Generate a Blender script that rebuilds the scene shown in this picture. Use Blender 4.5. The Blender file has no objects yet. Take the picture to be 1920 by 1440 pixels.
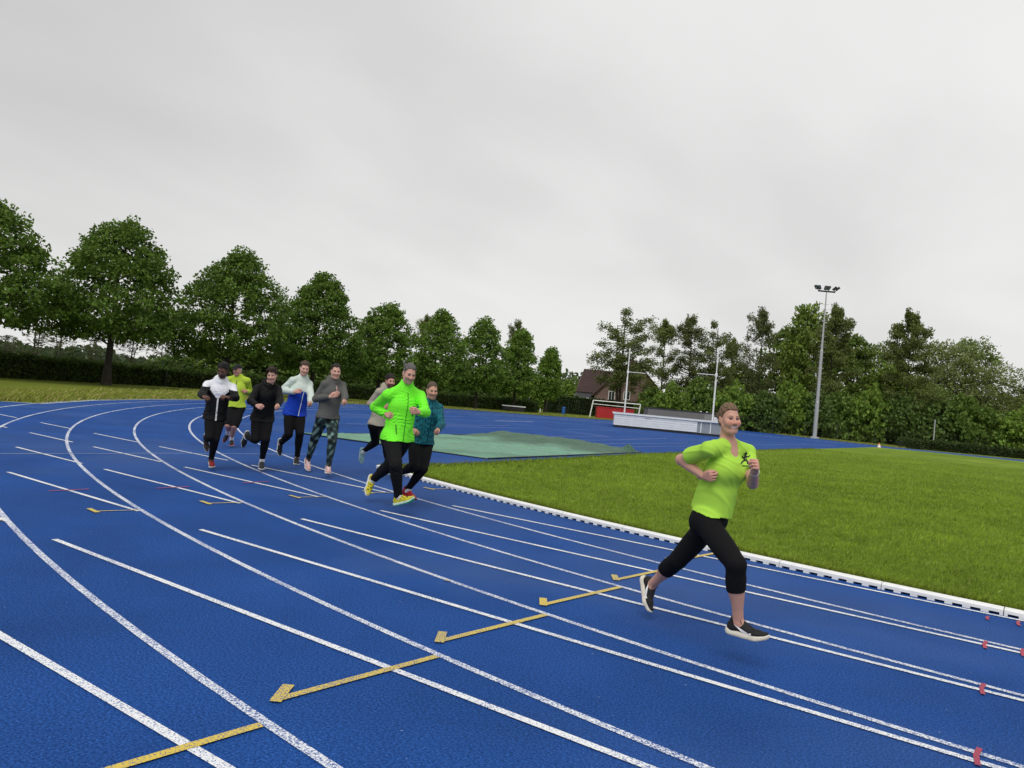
import bpy, math, random
import numpy as np
from mathutils import Vector, Matrix

scene = bpy.context.scene
R = math.radians

# ------------------------------------------------------------------ camera
FPX = 1393.585                     # focal length in pixels of a 1920 px wide frame
PITCH, ROLL, YAW, CAMH = 0.01826, 0.09057, -0.60036, 1.53207
CAMPOS = np.array([-2.36487, -5.55106, CAMH])
_F = np.array([math.sin(YAW)*math.cos(PITCH), math.cos(YAW)*math.cos(PITCH), math.sin(PITCH)])
_r = np.array([math.cos(YAW), -math.sin(YAW), 0.0]); _u = np.cross(_r, _F)
CF = _F
CR = math.cos(ROLL)*_r + math.sin(ROLL)*_u
CU = -math.sin(ROLL)*_r + math.cos(ROLL)*_u
cam_data = bpy.data.cameras.new("camera"); cam = bpy.data.objects.new("camera", cam_data)
scene.collection.objects.link(cam)
cam_data.sensor_fit = 'HORIZONTAL'; cam_data.sensor_width = 36.0
cam_data.lens = FPX/1920*36.0
cam_data.clip_start = 0.05; cam_data.clip_end = 4000
cam.matrix_world = Matrix(((CR[0], CU[0], -CF[0], CAMPOS[0]), (CR[1], CU[1], -CF[1], CAMPOS[1]),
                           (CR[2], CU[2], -CF[2], CAMPOS[2]), (0, 0, 0, 1)))
scene.camera = cam

def ray(px, py):
    return CF + (px-960)/FPX*CR - (py-720)/FPX*CU
def at(px, py, depth):             # point of the place seen at a photo pixel, at a given distance
    return CAMPOS + depth*ray(px, py)
def gnd(px, py, z=0.0):            # ground point seen at a photo pixel
    d = ray(px, py); return CAMPOS + (z-CAMPOS[2])/d[2]*d
def horizon(px):
    x = (px-960)/FPX
    return 720 + (CF[2]+x*CR[2])/CU[2]*FPX
def base(px, depth):               # ground point in a photo column at a given distance
    p = at(px, horizon(px), depth); p[2] = 0.0; return p

# ------------------------------------------------------------------ sky and light
SUN_EL, SUN_AZ = R(52), R(292)
world = bpy.data.worlds.new("World"); scene.world = world; world.use_nodes = True
wt = world.node_tree; wt.nodes.clear()
def wn(t, **k):
    n = wt.nodes.new(t)
    for a, b in k.items(): setattr(n, a, b)
    return n
sky = wn('ShaderNodeTexSky', sky_type='NISHITA', sun_disc=False, sun_elevation=SUN_EL, sun_rotation=R(90)-SUN_AZ+R(360))
sky.air_density = 1.0; sky.dust_density = 4.0
grey = wn('ShaderNodeHueSaturation'); grey.inputs['Saturation'].default_value = 0.1; grey.inputs['Value'].default_value = 1.0
wt.links.new(sky.outputs[0], grey.inputs['Color'])
tc = wn('ShaderNodeTexCoord'); sep = wn('ShaderNodeSeparateXYZ'); wt.links.new(tc.outputs['Generated'], sep.inputs[0])
def wm(op, a, b=None):
    n = wn('ShaderNodeMath', operation=op)
    for i, v in enumerate((a, b)):
        if v is None: continue
        if isinstance(v, (int, float)): n.inputs[i].default_value = v
        else: wt.links.new(v, n.inputs[i])
    return n.outputs[0]
zz = wm('ADD', wm('MAXIMUM', sep.outputs[2], 0.0), 0.22)
cx_ = wm('DIVIDE', sep.outputs[0], zz); cy_ = wm('DIVIDE', sep.outputs[1], zz)
comb = wn('ShaderNodeCombineXYZ'); wt.links.new(cx_, comb.inputs[0]); wt.links.new(cy_, comb.inputs[1])
def cloud(scale, detail, rough, dist, off):
    mp = wn('ShaderNodeMapping'); mp.inputs['Location'].default_value = off
    mp.inputs['Rotation'].default_value = (0, 0, R(-22)); mp.inputs['Scale'].default_value = (1.0, 0.62, 1)
    wt.links.new(comb.outputs[0], mp.inputs[0])
    n = wn('ShaderNodeTexNoise'); n.inputs['Scale'].default_value = scale; n.inputs['Detail'].default_value = detail
    n.inputs['Roughness'].default_value = rough; n.inputs['Distortion'].default_value = dist
    wt.links.new(mp.outputs[0], n.inputs['Vector']); return n.outputs[0]
c1 = cloud(0.62, 3, 0.45, 0.25, (3.1, 1.7, 0)); c2 = cloud(1.9, 5, 0.5, 0.3, (7.3, 2.2, 0))
cs = wm('ADD', wm('MULTIPLY', c1, 0.78), wm('MULTIPLY', c2, 0.22))
ramp = wn('ShaderNodeValToRGB'); wt.links.new(cs, ramp.inputs[0])
ramp.color_ramp.interpolation = 'B_SPLINE'
els = ramp.color_ramp.elements
els[0].position = 0.33; els[0].color = (0.50, 0.503, 0.50, 1)
els[1].position = 0.66; els[1].color = (0.79, 0.795, 0.785, 1)
e = els.new(0.5); e.color = (0.635, 0.638, 0.632, 1)
# a thinner, brighter band of cloud low over the land
lowf = wm('POWER', wm('SUBTRACT', 1.0, wm('MINIMUM', wm('MULTIPLY', wm('MAXIMUM', sep.outputs[2], 0.0), 3.2), 1.0)), 2.0)
addl = wn('ShaderNodeMix', data_type='RGBA', blend_type='MIX')
wt.links.new(wm('MULTIPLY', lowf, 0.6), addl.inputs[0]); wt.links.new(ramp.outputs[0], addl.inputs[6])
addl.inputs[7].default_value = (0.80, 0.80, 0.785, 1)
bg1 = wn('ShaderNodeBackground'); bg1.inputs[1].default_value = 0.06; wt.links.new(grey.outputs[0], bg1.inputs[0])
bg2 = wn('ShaderNodeBackground'); bg2.inputs[1].default_value = 0.97; wt.links.new(addl.outputs[2], bg2.inputs[0])
mixs = wn('ShaderNodeMixShader'); mixs.inputs[0].default_value = 0.94
wt.links.new(bg1.outputs[0], mixs.inputs[1]); wt.links.new(bg2.outputs[0], mixs.inputs[2])
wo = wn('ShaderNodeOutputWorld'); wt.links.new(mixs.outputs[0], wo.inputs[0])

sl = bpy.data.lights.new("sun", 'SUN'); sl.energy = 1.4; sl.angle = R(40); sl.color = (1.0, 0.975, 0.94)
so = bpy.data.objects.new("sun", sl); scene.collection.objects.link(so)
sd = Vector((math.cos(SUN_EL)*math.cos(SUN_AZ), math.cos(SUN_EL)*math.sin(SUN_AZ), math.sin(SUN_EL)))
so.rotation_euler = sd.to_track_quat('Z', 'Y').to_euler()
vs = scene.view_settings
vs.view_transform = 'Standard'; vs.look = 'None'; vs.exposure = 0.28; vs.gamma = 1.0; vs.use_curve_mapping = False

# ------------------------------------------------------------------ helpers
COL = scene.collection
def tag(o, label=None, cat=None, group=None, kind=None):
    if label: o['label'] = label
    if cat: o['category'] = cat
    if group: o['group'] = group
    if kind: o['kind'] = kind
    return o
def empty(name, loc, rz=0.0):
    o = bpy.data.objects.new(name, None); COL.objects.link(o)
    o.location = tuple(loc); o.rotation_euler = (0, 0, rz); o.empty_display_size = 0.2
    return o
def mesh_obj(name, V, Fc, mat=None, parent=None, col=None, smooth=False, loc=None):
    me = bpy.data.meshes.new(name)
    V = np.asarray(V, np.float32)
    if isinstance(Fc, np.ndarray):
        n, k = Fc.shape
        me.vertices.add(len(V)); me.vertices.foreach_set('co', V.ravel())
        me.loops.add(n*k); me.loops.foreach_set('vertex_index', Fc.astype(np.int32).ravel())
        me.polygons.add(n); me.polygons.foreach_set('loop_start', np.arange(0, n*k, k, dtype=np.int32))
        me.update(calc_edges=True)
    else:
        me.from_pydata([tuple(map(float, v)) for v in V], [], Fc); me.update()
    if col is not None:
        a = me.color_attributes.new('Col', 'FLOAT_COLOR', 'POINT')
        c = np.ones((len(V), 4), np.float32); c[:, :3] = col
        a.data.foreach_set('color', c.ravel())
    if smooth: me.polygons.foreach_set('use_smooth', np.ones(len(me.polygons), bool))
    mats = mat if isinstance(mat, (list, tuple)) else ([mat] if mat else [])
    for m in mats: me.materials.append(m)
    o = bpy.data.objects.new(name, me); COL.objects.link(o)
    if parent is not None: o.parent = parent
    if loc is not None: o.location = tuple(loc)
    return o

class MB:                                                # collects shapes into one mesh
    def __init__(s): s.v = []; s.f = []
    def add(s, V, Fc):
        b = len(s.v); s.v += [tuple(map(float, p)) for p in V]; s.f += [tuple(b+i for i in f) for f in Fc]
    def box(s, c, size, rz=0.0, bevel=0.0):
        x, y, z = [d/2 for d in size]; cs, sn = math.cos(rz), math.sin(rz)
        if bevel > 0:
            bv = min(bevel, x*.9, y*.9, z*.9); P = []
            for k, (dx, dy) in ((-z, (bv, bv)), (-z+bv, (0, 0)), (z-bv, (0, 0)), (z, (bv, bv))):
                for (ax, ay) in ((-x+bv, -y), (x-bv, -y), (x, -y+bv), (x, y-bv), (x-bv, y), (-x+bv, y), (-x, y-bv), (-x, -y+bv)):
                    sx = 1-(dx/x if dx else 0); sy = 1-(dy/y if dy else 0); P.append((ax*sx, ay*sy, k))
            Fs = [tuple(range(7, -1, -1)), tuple(range(24, 32))]
            for l in range(3):
                for i in range(8): Fs.append((l*8+i, l*8+(i+1) % 8, l*8+8+(i+1) % 8, l*8+8+i))
        else:
            P = [(sx*x, sy*y, sz*z) for sz in (-1, 1) for (sx, sy) in ((-1, -1), (1, -1), (1, 1), (-1, 1))]
            Fs = [(3, 2, 1, 0), (4, 5, 6, 7), (0, 1, 5, 4), (1, 2, 6, 5), (2, 3, 7, 6), (3, 0, 4, 7)]
        s.add([(c[0]+p[0]*cs-p[1]*sn, c[1]+p[0]*sn+p[1]*cs, c[2]+p[2]) for p in P], Fs); return s
    def tube(s, pts, rad, n=8, cap=True):
        pts = [np.asarray(p, float) for p in pts]
        if not hasattr(rad, '__len__'): rad = [rad]*len(pts)
        rings = []; prev = None
        for i, p in enumerate(pts):
            t = pts[min(i+1, len(pts)-1)]-pts[max(i-1, 0)]; t = t/(np.linalg.norm(t)+1e-9)
            if prev is None:
                a = np.array([1.0, 0, 0]) if abs(t[0]) < .8 else np.array([0, 1.0, 0])
            else: a = prev
            x = a-t*np.dot(a, t); x /= np.linalg.norm(x)+1e-9; prev = x; y = np.cross(t, x)
            rings.append([p+rad[i]*(math.cos(2*math.pi*k/n)*x+math.sin(2*math.pi*k/n)*y) for k in range(n)])
        V = [v for r_ in rings for v in r_]; Fs = []
        for i in range(len(pts)-1):
            for k in range(n): Fs.append((i*n+k, i*n+(k+1) % n, (i+1)*n+(k+1) % n, (i+1)*n+k))
        if cap:
            Fs.append(tuple(range(n-1, -1, -1))); Fs.append(tuple(range((len(pts)-1)*n, len(pts)*n)))
        s.add(V, Fs); return s
    def lathe(s, c, prof, n=16):
        V = [(c[0]+r_*math.cos(2*math.pi*k/n), c[1]+r_*math.sin(2*math.pi*k/n), c[2]+z) for (r_, z) in prof for k in range(n)]
        Fs = [(i*n+k, i*n+(k+1) % n, (i+1)*n+(k+1) % n, (i+1)*n+k) for i in range(len(prof)-1) for k in range(n)]
        Fs += [tuple(range(n-1, -1, -1)), tuple(range((len(prof)-1)*n, len(prof)*n))]
        s.add(V, Fs); return s
    def build(s, name, mat, parent=None, smooth=False, loc=None):
        V = np.array(s.v, float)
        if loc is not None: V = V-np.asarray(loc, float)
        elif parent is not None: V = V-np.array(parent.location)
        return mesh_obj(name, V, s.f, mat, parent, smooth=smooth, loc=loc)

def new_mat(name):
    m = bpy.data.materials.new(name); m.use_nodes = True
    nt = m.node_tree; return m, nt, nt.nodes['Principled BSDF']
def nd(nt, t, **k):
    n = nt.nodes.new(t)
    for a, b in k.items(): setattr(n, a, b)
    return n
def noise(nt, scale, detail=4, rough=.55, vec=None, dist=0.0, stretch=None):
    n = nd(nt, 'ShaderNodeTexNoise'); n.inputs['Scale'].default_value = scale; n.inputs['Detail'].default_value = detail
    n.inputs['Roughness'].default_value = rough; n.inputs['Distortion'].default_value = dist
    t = nd(nt, 'ShaderNodeTexCoord')
    src = t.outputs['Object']
    if stretch:
        mp = nd(nt, 'ShaderNodeMapping'); mp.inputs['Scale'].default_value = stretch[:3]
        if len(stretch) > 3: mp.inputs['Rotation'].default_value = (0, 0, stretch[3])
        nt.links.new(src, mp.inputs[0]); src = mp.outputs[0]
    nt.links.new(src, n.inputs['Vector']); return n.outputs['Fac']
def rampn(nt, fac, stops):
    r_ = nd(nt, 'ShaderNodeValToRGB'); nt.links.new(fac, r_.inputs[0]); e = r_.color_ramp.elements
    while len(e) < len(stops): e.new(0.5)
    for i, (p, c) in enumerate(stops):
        e[i].position = p; e[i].color = (*c, 1) if hasattr(c, '__len__') else (c, c, c, 1)
    return r_.outputs[0]
def mixc(nt, fac, a, b, mode='MIX'):
    m = nd(nt, 'ShaderNodeMix', data_type='RGBA', blend_type=mode)
    for i, v in ((0, fac), (6, a), (7, b)):
        if isinstance(v, (int, float)): m.inputs[i].default_value = v
        elif isinstance(v, tuple): m.inputs[i].default_value = (*v, 1)
        else: nt.links.new(v, m.inputs[i])
    return m.outputs[2]
def bump(nt, bsdf, h, strength, dist):
    b = nd(nt, 'ShaderNodeBump'); b.inputs['Strength'].default_value = strength; b.inputs['Distance'].default_value = dist
    nt.links.new(h, b.inputs['Height']); nt.links.new(b.outputs[0], bsdf.inputs['Normal'])
def plain(name, c, rough=.6, metal=0.0, var=.12, scale=6.0, bmp=0.0, bscale=60):
    m, nt, b = new_mat(name)
    f = noise(nt, scale, 5)
    lo = tuple(x*(1-var) for x in c); hi = tuple(min(x*(1+var), 1) for x in c)
    nt.links.new(rampn(nt, f, [(.3, lo), (.7, hi)]), b.inputs['Base Color'])
    b.inputs['Roughness'].default_value = rough; b.inputs['Metallic'].default_value = metal
    if bmp: bump(nt, b, noise(nt, bscale, 4), bmp, .01)
    return m
def attr_mat(name, rough=.8, trans=0.0, spec=.3, bmp=0.0, bscale=200, sheen=0.0, var=.0, vscale=30):
    m, nt, b = new_mat(name)
    a = nd(nt, 'ShaderNodeAttribute', attribute_name='Col'); c = a.outputs['Color']
    if var: c = mixc(nt, 1.0, c, rampn(nt, noise(nt, vscale, 5), [(.3, 1-var), (.7, 1+var)]), 'MULTIPLY')
    nt.links.new(c, b.inputs['Base Color'])
    b.inputs['Roughness'].default_value = rough; b.inputs['Specular IOR Level'].default_value = spec
    if sheen: b.inputs['Sheen Weight'].default_value = sheen
    if bmp: bump(nt, b, noise(nt, bscale, 3), bmp, .004)
    if trans:
        tr = nd(nt, 'ShaderNodeBsdfTranslucent'); nt.links.new(c, tr.inputs[0])
        mx = nd(nt, 'ShaderNodeMixShader'); mx.inputs[0].default_value = trans
        nt.links.new(b.outputs[0], mx.inputs[1]); nt.links.new(tr.outputs[0], mx.inputs[2])
        nt.links.new(mx.outputs[0], nt.nodes['Material Output'].inputs[0])
    return m

# ------------------------------------------------------------------ materials of the setting
def track_mat():
    m, nt, b = new_mat('blue_track')
    g = noise(nt, 78, 3, .75)
    c = rampn(nt, g, [(.30, (.003, .020, .095)), (.5, (.010, .060, .25)), (.70, (.032, .125, .43))])
    big = noise(nt, .7, 6, .62)
    c = mixc(nt, 1.0, c, rampn(nt, big, [(.28, .80), (.72, 1.20)]), 'MULTIPLY')
    stain = rampn(nt, noise(nt, 2.3, 5, .65, dist=.5), [(.66, 0.0), (.76, .32)])
    c = mixc(nt, stain, c, (.012, .035, .11))
    worn = rampn(nt, noise(nt, .16, 4, .6, dist=.6), [(.50, 0.0), (.70, .38)])
    c = mixc(nt, worn, c, (.075, .13, .29))
    speck = rampn(nt, noise(nt, 26, 2, .5), [(.765, 0.0), (.80, .8)])
    c = mixc(nt, speck, c, (.35, .42, .6))
    nt.links.new(c, b.inputs['Base Color']); b.inputs['Roughness'].default_value = .8
    b.inputs['Specular IOR Level'].default_value = .12
    bump(nt, b, noise(nt, 140, 2, .7), .8, .006)
    return m
def paint_mat(name, c, wear, under=(.02, .075, .3)):
    m, nt, b = new_mat(name)
    g = noise(nt, 110, 2, .75)
    w2 = noise(nt, 1.3, 3)
    s = nd(nt, 'ShaderNodeMath', operation='ADD'); nt.links.new(g, s.inputs[0])
    s2 = nd(nt, 'ShaderNodeMath', operation='MULTIPLY_ADD'); nt.links.new(w2, s2.inputs[0]); s2.inputs[1].default_value = .25; s2.inputs[2].default_value = -.125
    nt.links.new(s2.outputs[0], s.inputs[1])
    f = rampn(nt, s.outputs[0], [(wear-.07, 0.0), (wear+.07, 1.0)])
    nt.links.new(mixc(nt, f, under, c), b.inputs['Base Color']); b.inputs['Roughness'].default_value = .7
    bump(nt, b, g, .6, .005)
    return m
def turf_mat(name, lo, mid, hi, stripe=0.0):
    m, nt, b = new_mat(name)
    c = rampn(nt, noise(nt, 34, 5, .7), [(.3, lo), (.5, mid), (.72, hi)])
    c = mixc(nt, 1.0, c, rampn(nt, noise(nt, .5, 5, .6, stretch=(1, .45, 1, R(20))), [(.3, .78), (.7, 1.2)]), 'MULTIPLY')
    c = mixc(nt, rampn(nt, noise(nt, .12, 4, .6), [(.5, 0.0), (.75, .5)]), c, tuple(x*1.25 for x in hi))
    nt.links.new(c, b.inputs['Base Color']); b.inputs['Roughness'].default_value = .95; b.inputs['Specular IOR Level'].default_value = .1
    bump(nt, b, noise(nt, 60, 4, .7), 1.0, .03)
    return m
M = {}
M['track'] = track_mat()
M['white_line'] = paint_mat('white_line_paint', (.82, .83, .84), .43)
M['worn_line'] = paint_mat('worn_white_paint', (.80, .82, .85), .485)
M['faint_line'] = paint_mat('faint_white_paint', (.32, .40, .58), .42)
M['yellow_line'] = paint_mat('yellow_paint', (.70, .52, .06), .44)
M['red_line'] = paint_mat('red_paint', (.48, .04, .06), .47, (.16, .05, .13))
M['turf'] = turf_mat('mown_turf', (.085, .15, .012), (.155, .235, .022), (.25, .33, .045))
M['verge'] = turf_mat('verge_turf', (.075, .105, .012), (.13, .165, .018), (.21, .22, .035))
M['white_metal'] = plain('white_painted_metal', (.78, .78, .77), .4, var=.05)
M['kerb'] = plain('white_kerb_plastic', (.80, .80, .79), .45, var=.07, scale=9)
M['grey_metal'] = plain('galvanised_steel', (.42, .43, .43), .45, .3, var=.1)
M['dark_metal'] = plain('dark_metal', (.03, .032, .033), .5, .2)
M['black'] = plain('black_rubber', (.012, .012, .013), .7)
M['bark'] = plain('bark', (.035, .028, .021), .95, var=.4, scale=5, bmp=.8, bscale=14)
M['leaf'] = attr_mat('leaf', .6, trans=.36, spec=.25)
M['grass'] = attr_mat('grass_blade', .7, trans=.25, spec=.15)

# ------------------------------------------------------------------ ground, track and markings
BC = np.array([0.0, 36.8])                              # centre of the bend
RK = 34.41                                              # outer face of the kerb
def bend(ang, r_):                                      # ang in degrees from the start of the bend
    a = math.radians(ang); r2 = r_+1.2*(1-math.cos(a))
    return (-r2*math.sin(a), 36.8-r2*math.cos(a))
def lane_r(k): return 34.355+1.22*(6-k)                 # lane lines 6 (inside) ... 0 (outer edge)
def straight_y(k): return 2.40-1.22*(6-k)

def sheet(name, poly, z, mat):
    import bmesh
    bm = bmesh.new(); vs_ = [bm.verts.new((x, y, z)) for x, y in poly]; f = bm.faces.new(vs_)
    if f.normal.z < 0: f.normal_flip()
    bmesh.ops.triangulate(bm, faces=bm.faces[:])
    me = bpy.data.meshes.new(name); bm.to_mesh(me); bm.free(); me.materials.append(mat)
    o = bpy.data.objects.new(name, me); COL.objects.link(o); return tag(o, kind='structure')
o = mesh_obj('ground', [(-1500, -1500, -.03), (1500, -1500, -.03), (1500, 1500, -.03), (-1500, 1500, -.03)], [(0, 1, 2, 3)], M['verge'])
tag(o, kind='structure')

outer = []
for a_, r_ in ((41.5, 41.85), (48, 41.9), (55, 41.8), (61, 41.7), (70, 42.1), (84, 43.0), (95, 44.8), (104, 46.4), (110, 46.9), (116, 47.3), (122, 49.0), (128.5, 51.5), (136, 55.5)):
    a = R(a_); outer.append((-r_*math.sin(a), 36.8-r_*math.cos(a)))
outer += [tuple(gnd(px, py)[:2]) for px, py in ((1300, 800), (1400, 808), (1450, 813.5), (1500, 819), (1600, 830.5), (1680, 839))]
outer = [(-28.1, 4.42)]+outer+[(-6.0, 81.3), (30, 81.0), (30, -9.0), (-60, -9.0), (-60, 4.0)]
sheet('running_track', outer, 0.0, M['track'])
turf = [bend(a_, 34.30) for a_ in np.linspace(0, 20.6, 24)]
edge = [tuple(gnd(px, py)[:2]) for px, py in ((880, 872), (945, 867.5), (1080, 860), (1210, 852.5), (1420, 845), (1640, 838.5))]
rngt = random.Random(5)
ed2 = []
for i in range(len(edge)-1):
    (x0, y0), (x1, y1) = edge[i], edge[i+1]; n = max(2, int(math.hypot(x1-x0, y1-y0)/.5))
    for k in range(n): ed2.append((x0+(x1-x0)*k/n+rngt.uniform(-.05, .05), y0+(y1-y0)*k/n))
turf_poly = [(25, 2.50), (.3, 2.50)]+turf+ed2+[(-9.5, 73.3), (-6, 73.6), (25, 73.6)]
sheet('infield_grass', turf_poly, 0.012, M['turf'])

def strip(path, w, z):
    P = np.asarray(path, float); t = np.gradient(P, axis=0); t /= np.linalg.norm(t, axis=1)[:, None]+1e-9
    n = np.stack([-t[:, 1], t[:, 0]], 1)*w/2
    L_ = np.c_[P+n, np.full(len(P), z)]; R_ = np.c_[P-n, np.full(len(P), z)]
    k = len(P); V = np.r_[L_, R_]; Fs = [(i, k+i, k+i+1, i+1) for i in range(k-1)]
    return V, Fs
mb = MB()
for k in range(0, 6):
    path = [(x, straight_y(k)) for x in np.linspace(26, .5, 12)]+[bend(a_, lane_r(k)-.0) for a_ in np.linspace(0, 180, 181)]
    path += [(x, bend(180, lane_r(k))[1]) for x in np.linspace(.5, 26, 10)]
    mb.add(*strip(path, (.05 if k else .06), .004))
tag(mb.build('lane_lines', M['worn_line']), kind='structure')
mb = MB()
for k in range(1, 7):
    y = straight_y(k); xs = -8.85-(.1 if k < 3 else -.1)
    if k == 6: xs = -8.6
    mb.add(*strip([(x, y) for x in np.linspace(26, xs, 24)], .05, .006))
    for x0, x1 in ((-9.85, -12.95), (-13.6, -15.75), (-16.5, -18.2), (-19.2, -20.6), (-21.8, -23)):
        if k in (1, 2, 3, 4, 5, 6): mb.add(*strip([(x0, y), (x1, y)], .05, .006))
tag(mb.build('sprint_lane_lines', M['white_line']), kind='structure')
# the outer edge stripe of the bend and of the start apron
mb = MB()
mb.add(*strip([(-60, 3.9), (-28.1, 4.36), (-28.0, 5.3)]+outer[1:9], .09, .004))
tag(mb.build('track_edge_line', M['white_line']), kind='structure')
# yellow change-over marks: a bar across each lane with a short tick at its outer end
mb = MB()
def radial(ang, r_): 
    p = bend(ang, r_); return np.array(p)
for grp, (a0, da) in enumerate(((7.38, .27), (14.59, .445))):
    for k in range(0, 6):
        ri = lane_r(k+1)+.03; ro = lane_r(k)-.15 if grp == 0 else lane_r(k+1)+.45
        ang = a0+da*(k-1)
        mb.add(*strip([radial(ang, ri), radial(ang, ro)], .048 if grp == 0 else .026, .008))
        if grp == 0: mb.add(*strip([radial(ang-.03, ro+.012), radial(ang+math.degrees(.115/ro), ro-.145)], .058, .010))
        else: mb.add(*strip([radial(ang+math.degrees(.16/ro), ro+.01), radial(ang-math.degrees(.08/ro), ro-.02)], .05, .010))
tag(mb.build('yellow_relay_marks', M['yellow_line']), kind='structure')
mb = MB()
for (px, py), s_ in (((1845, 1210), 1), ((1840, 1293), 1), ((1830, 1420), 1), ((1916, 1225), 1), ((1850, 1160), .6), ((1908, 1170), .8)):
    c = gnd(px, py)
    mb.add(*strip([(c[0]+.012, c[1]-.12*s_), (c[0], c[1]), (c[0]+.010, c[1]+.12*s_)], .026, .010))
for (px, py) in ((130, 920), (325, 915), (480, 905)):
    c = gnd(px, py); mb.add(*strip([(c[0], c[1]-.22), (c[0], c[1]+.22)], .03, .010))
tag(mb.build('red_marks', M['red_line']), kind='structure')
# thin faint lines: the one across the lanes and the markings of the jump apron
mb = MB()
def px_line(pts, w): mb.add(*strip([tuple(gnd(*p)[:2]) for p in pts], w, .008))
px_line([(-60, 851.7), (0, 851.5), (333, 850.5), (520, 852), (595, 852.5)], .035)
px_line([(820, 780), (870, 781), (950, 788), (992, 792)], .10); px_line([(930, 789), (1000, 791)], .30)
px_line([(640, 782), (820, 786), (940, 791), (1010, 801), (1140, 819)], .05)
px_line([(650, 795), (840, 797), (955, 798)], .06); px_line([(830, 800), (985, 803), (1040, 808), (1130, 818)], .05)
px_line([(1000, 820), (1060, 818), (1145, 820)], .05); px_line([(1050, 826), (1160, 825), (1250, 822)], .05)
px_line([(1090, 833), (1170, 832), (1290, 831)], .05); px_line([(1120, 838), (1200, 838), (1300, 836)], .04)
px_line([(1410, 827), (1480, 831), (1560, 834)], .06); px_line([(1400, 833), (1500, 834), (1570, 836)], .06)
px_line([(1010, 790), (1100, 797), (1145, 801)], .06); px_line([(1060, 805), (1150, 807)], .06)
px_line([(1090, 833), (1130, 836), (1165, 842)], .16)
tag(mb.build('apron_lines', M['faint_line']), kind='structure')

# ------------------------------------------------------------------ kerb: one-metre sections with notched feet
def kerb_section(a0, a1, straight=None):
    N = 7; NP = 7; mbk = MB(); gap = .004
    def P(t, off, z):
        if straight: x = straight[0]+(straight[1]-straight[0])*t; return (x, 2.39+off, z)
        a = a0+(a1-a0)*t; x, y = bend(a, RK-off); return (x, y, z)
    prof = [(0.0, .022), (0.0, .050), (.012, .062), (.085, .066), (.10, .052), (.10, .0)]
    ts = np.linspace(gap, 1-gap, 8)
    V = [P(t, o_, z) for t in ts for (o_, z) in prof]; n = len(prof); Fs = []
    for i in range(len(ts)-1):
        for k in range(n): Fs.append((i*n+k, i*n+(k+1) % n, (i+1)*n+(k+1) % n, (i+1)*n+k))
    Fs += [tuple(range(n-1, -1, -1)), tuple(range((len(ts)-1)*n, len(ts)*n))]
    mbk.add(V, Fs)
    edges = np.linspace(gap, 1-gap, 2*N+1)[:]       # feet alternate with openings
    for i in range(N+1):
        c = i/N; lo = max(gap, c-.031-.012*0); hi = min(1-gap, c+.031)
        if hi-lo < .01: continue
        Vb = [P(t, o_, z) for z in (.0, .0218) for (t, o_) in ((lo, .0008), (hi, .0008), (hi, .09), (lo, .09))]
        mbk.add(Vb, [(3, 2, 1, 0), (4, 5, 6, 7), (0, 1, 5, 4), (1, 2, 6, 5), (2, 3, 7, 6), (3, 0, 4, 7)])
    c = P(.5, .05, 0.0)
    o = mbk.build('kerb_section', M['kerb'], loc=c)
    return o
step = math.degrees(1.0/RK)
i = 0; a = 3.95-3*step
KG = 'white notched kerb sections along the inside of the bend'
while a < 20.4:
    if a >= 0: o = kerb_section(a, a+step)
    else:
        x0 = -math.radians(a)*RK; o = kerb_section(0, 0, (x0, x0-1.0))
    tag(o, 'white notched kerb section edging the inner lane beside the mown grass', 'kerb', KG)
    a += step

# ------------------------------------------------------------------ vegetation
def leaf_geo(P, L, W, rng, up=0.35, out=None, fold=.25):
    n = len(P)
    d = rng.normal(size=(n, 3)); d /= np.linalg.norm(d, axis=1)[:, None]
    if out is not None: d = d+out
    d[:, 2] -= .25; d /= np.linalg.norm(d, axis=1)[:, None]
    nn = rng.normal(size=(n, 3)); nn[:, 2] += up*3; nn -= d*(nn*d).sum(1)[:, None]; nn /= np.linalg.norm(nn, axis=1)[:, None]+1e-9
    s = np.cross(d, nn)
    l = (L*rng.uniform(.7, 1.3, n))[:, None]; w = (W*rng.uniform(.7, 1.3, n))[:, None]
    a = P-d*l*.5; b = P+s*w*.5+nn*w*fold; c = P+d*l*.5-nn*l*.12; e = P-s*w*.5+nn*w*fold
    V = np.stack([a, b, c, e], 1).reshape(-1, 3)
    F_ = np.arange(4*n).reshape(n, 4)
    return V, F_
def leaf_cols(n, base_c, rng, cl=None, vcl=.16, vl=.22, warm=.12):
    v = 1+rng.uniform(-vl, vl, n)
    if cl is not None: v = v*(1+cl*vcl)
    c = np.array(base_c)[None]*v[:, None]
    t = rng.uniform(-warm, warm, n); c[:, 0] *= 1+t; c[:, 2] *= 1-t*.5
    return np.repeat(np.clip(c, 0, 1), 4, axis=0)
def lownoise(az, h, ph):
    return (np.sin(2*az+ph[0]+3*h)*.4+np.sin(3*az-ph[1]+7*h)*.3+np.sin(5*az+ph[2]-11*h)*.3+np.sin(7*az+ph[3]+17*h)*.2)

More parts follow.
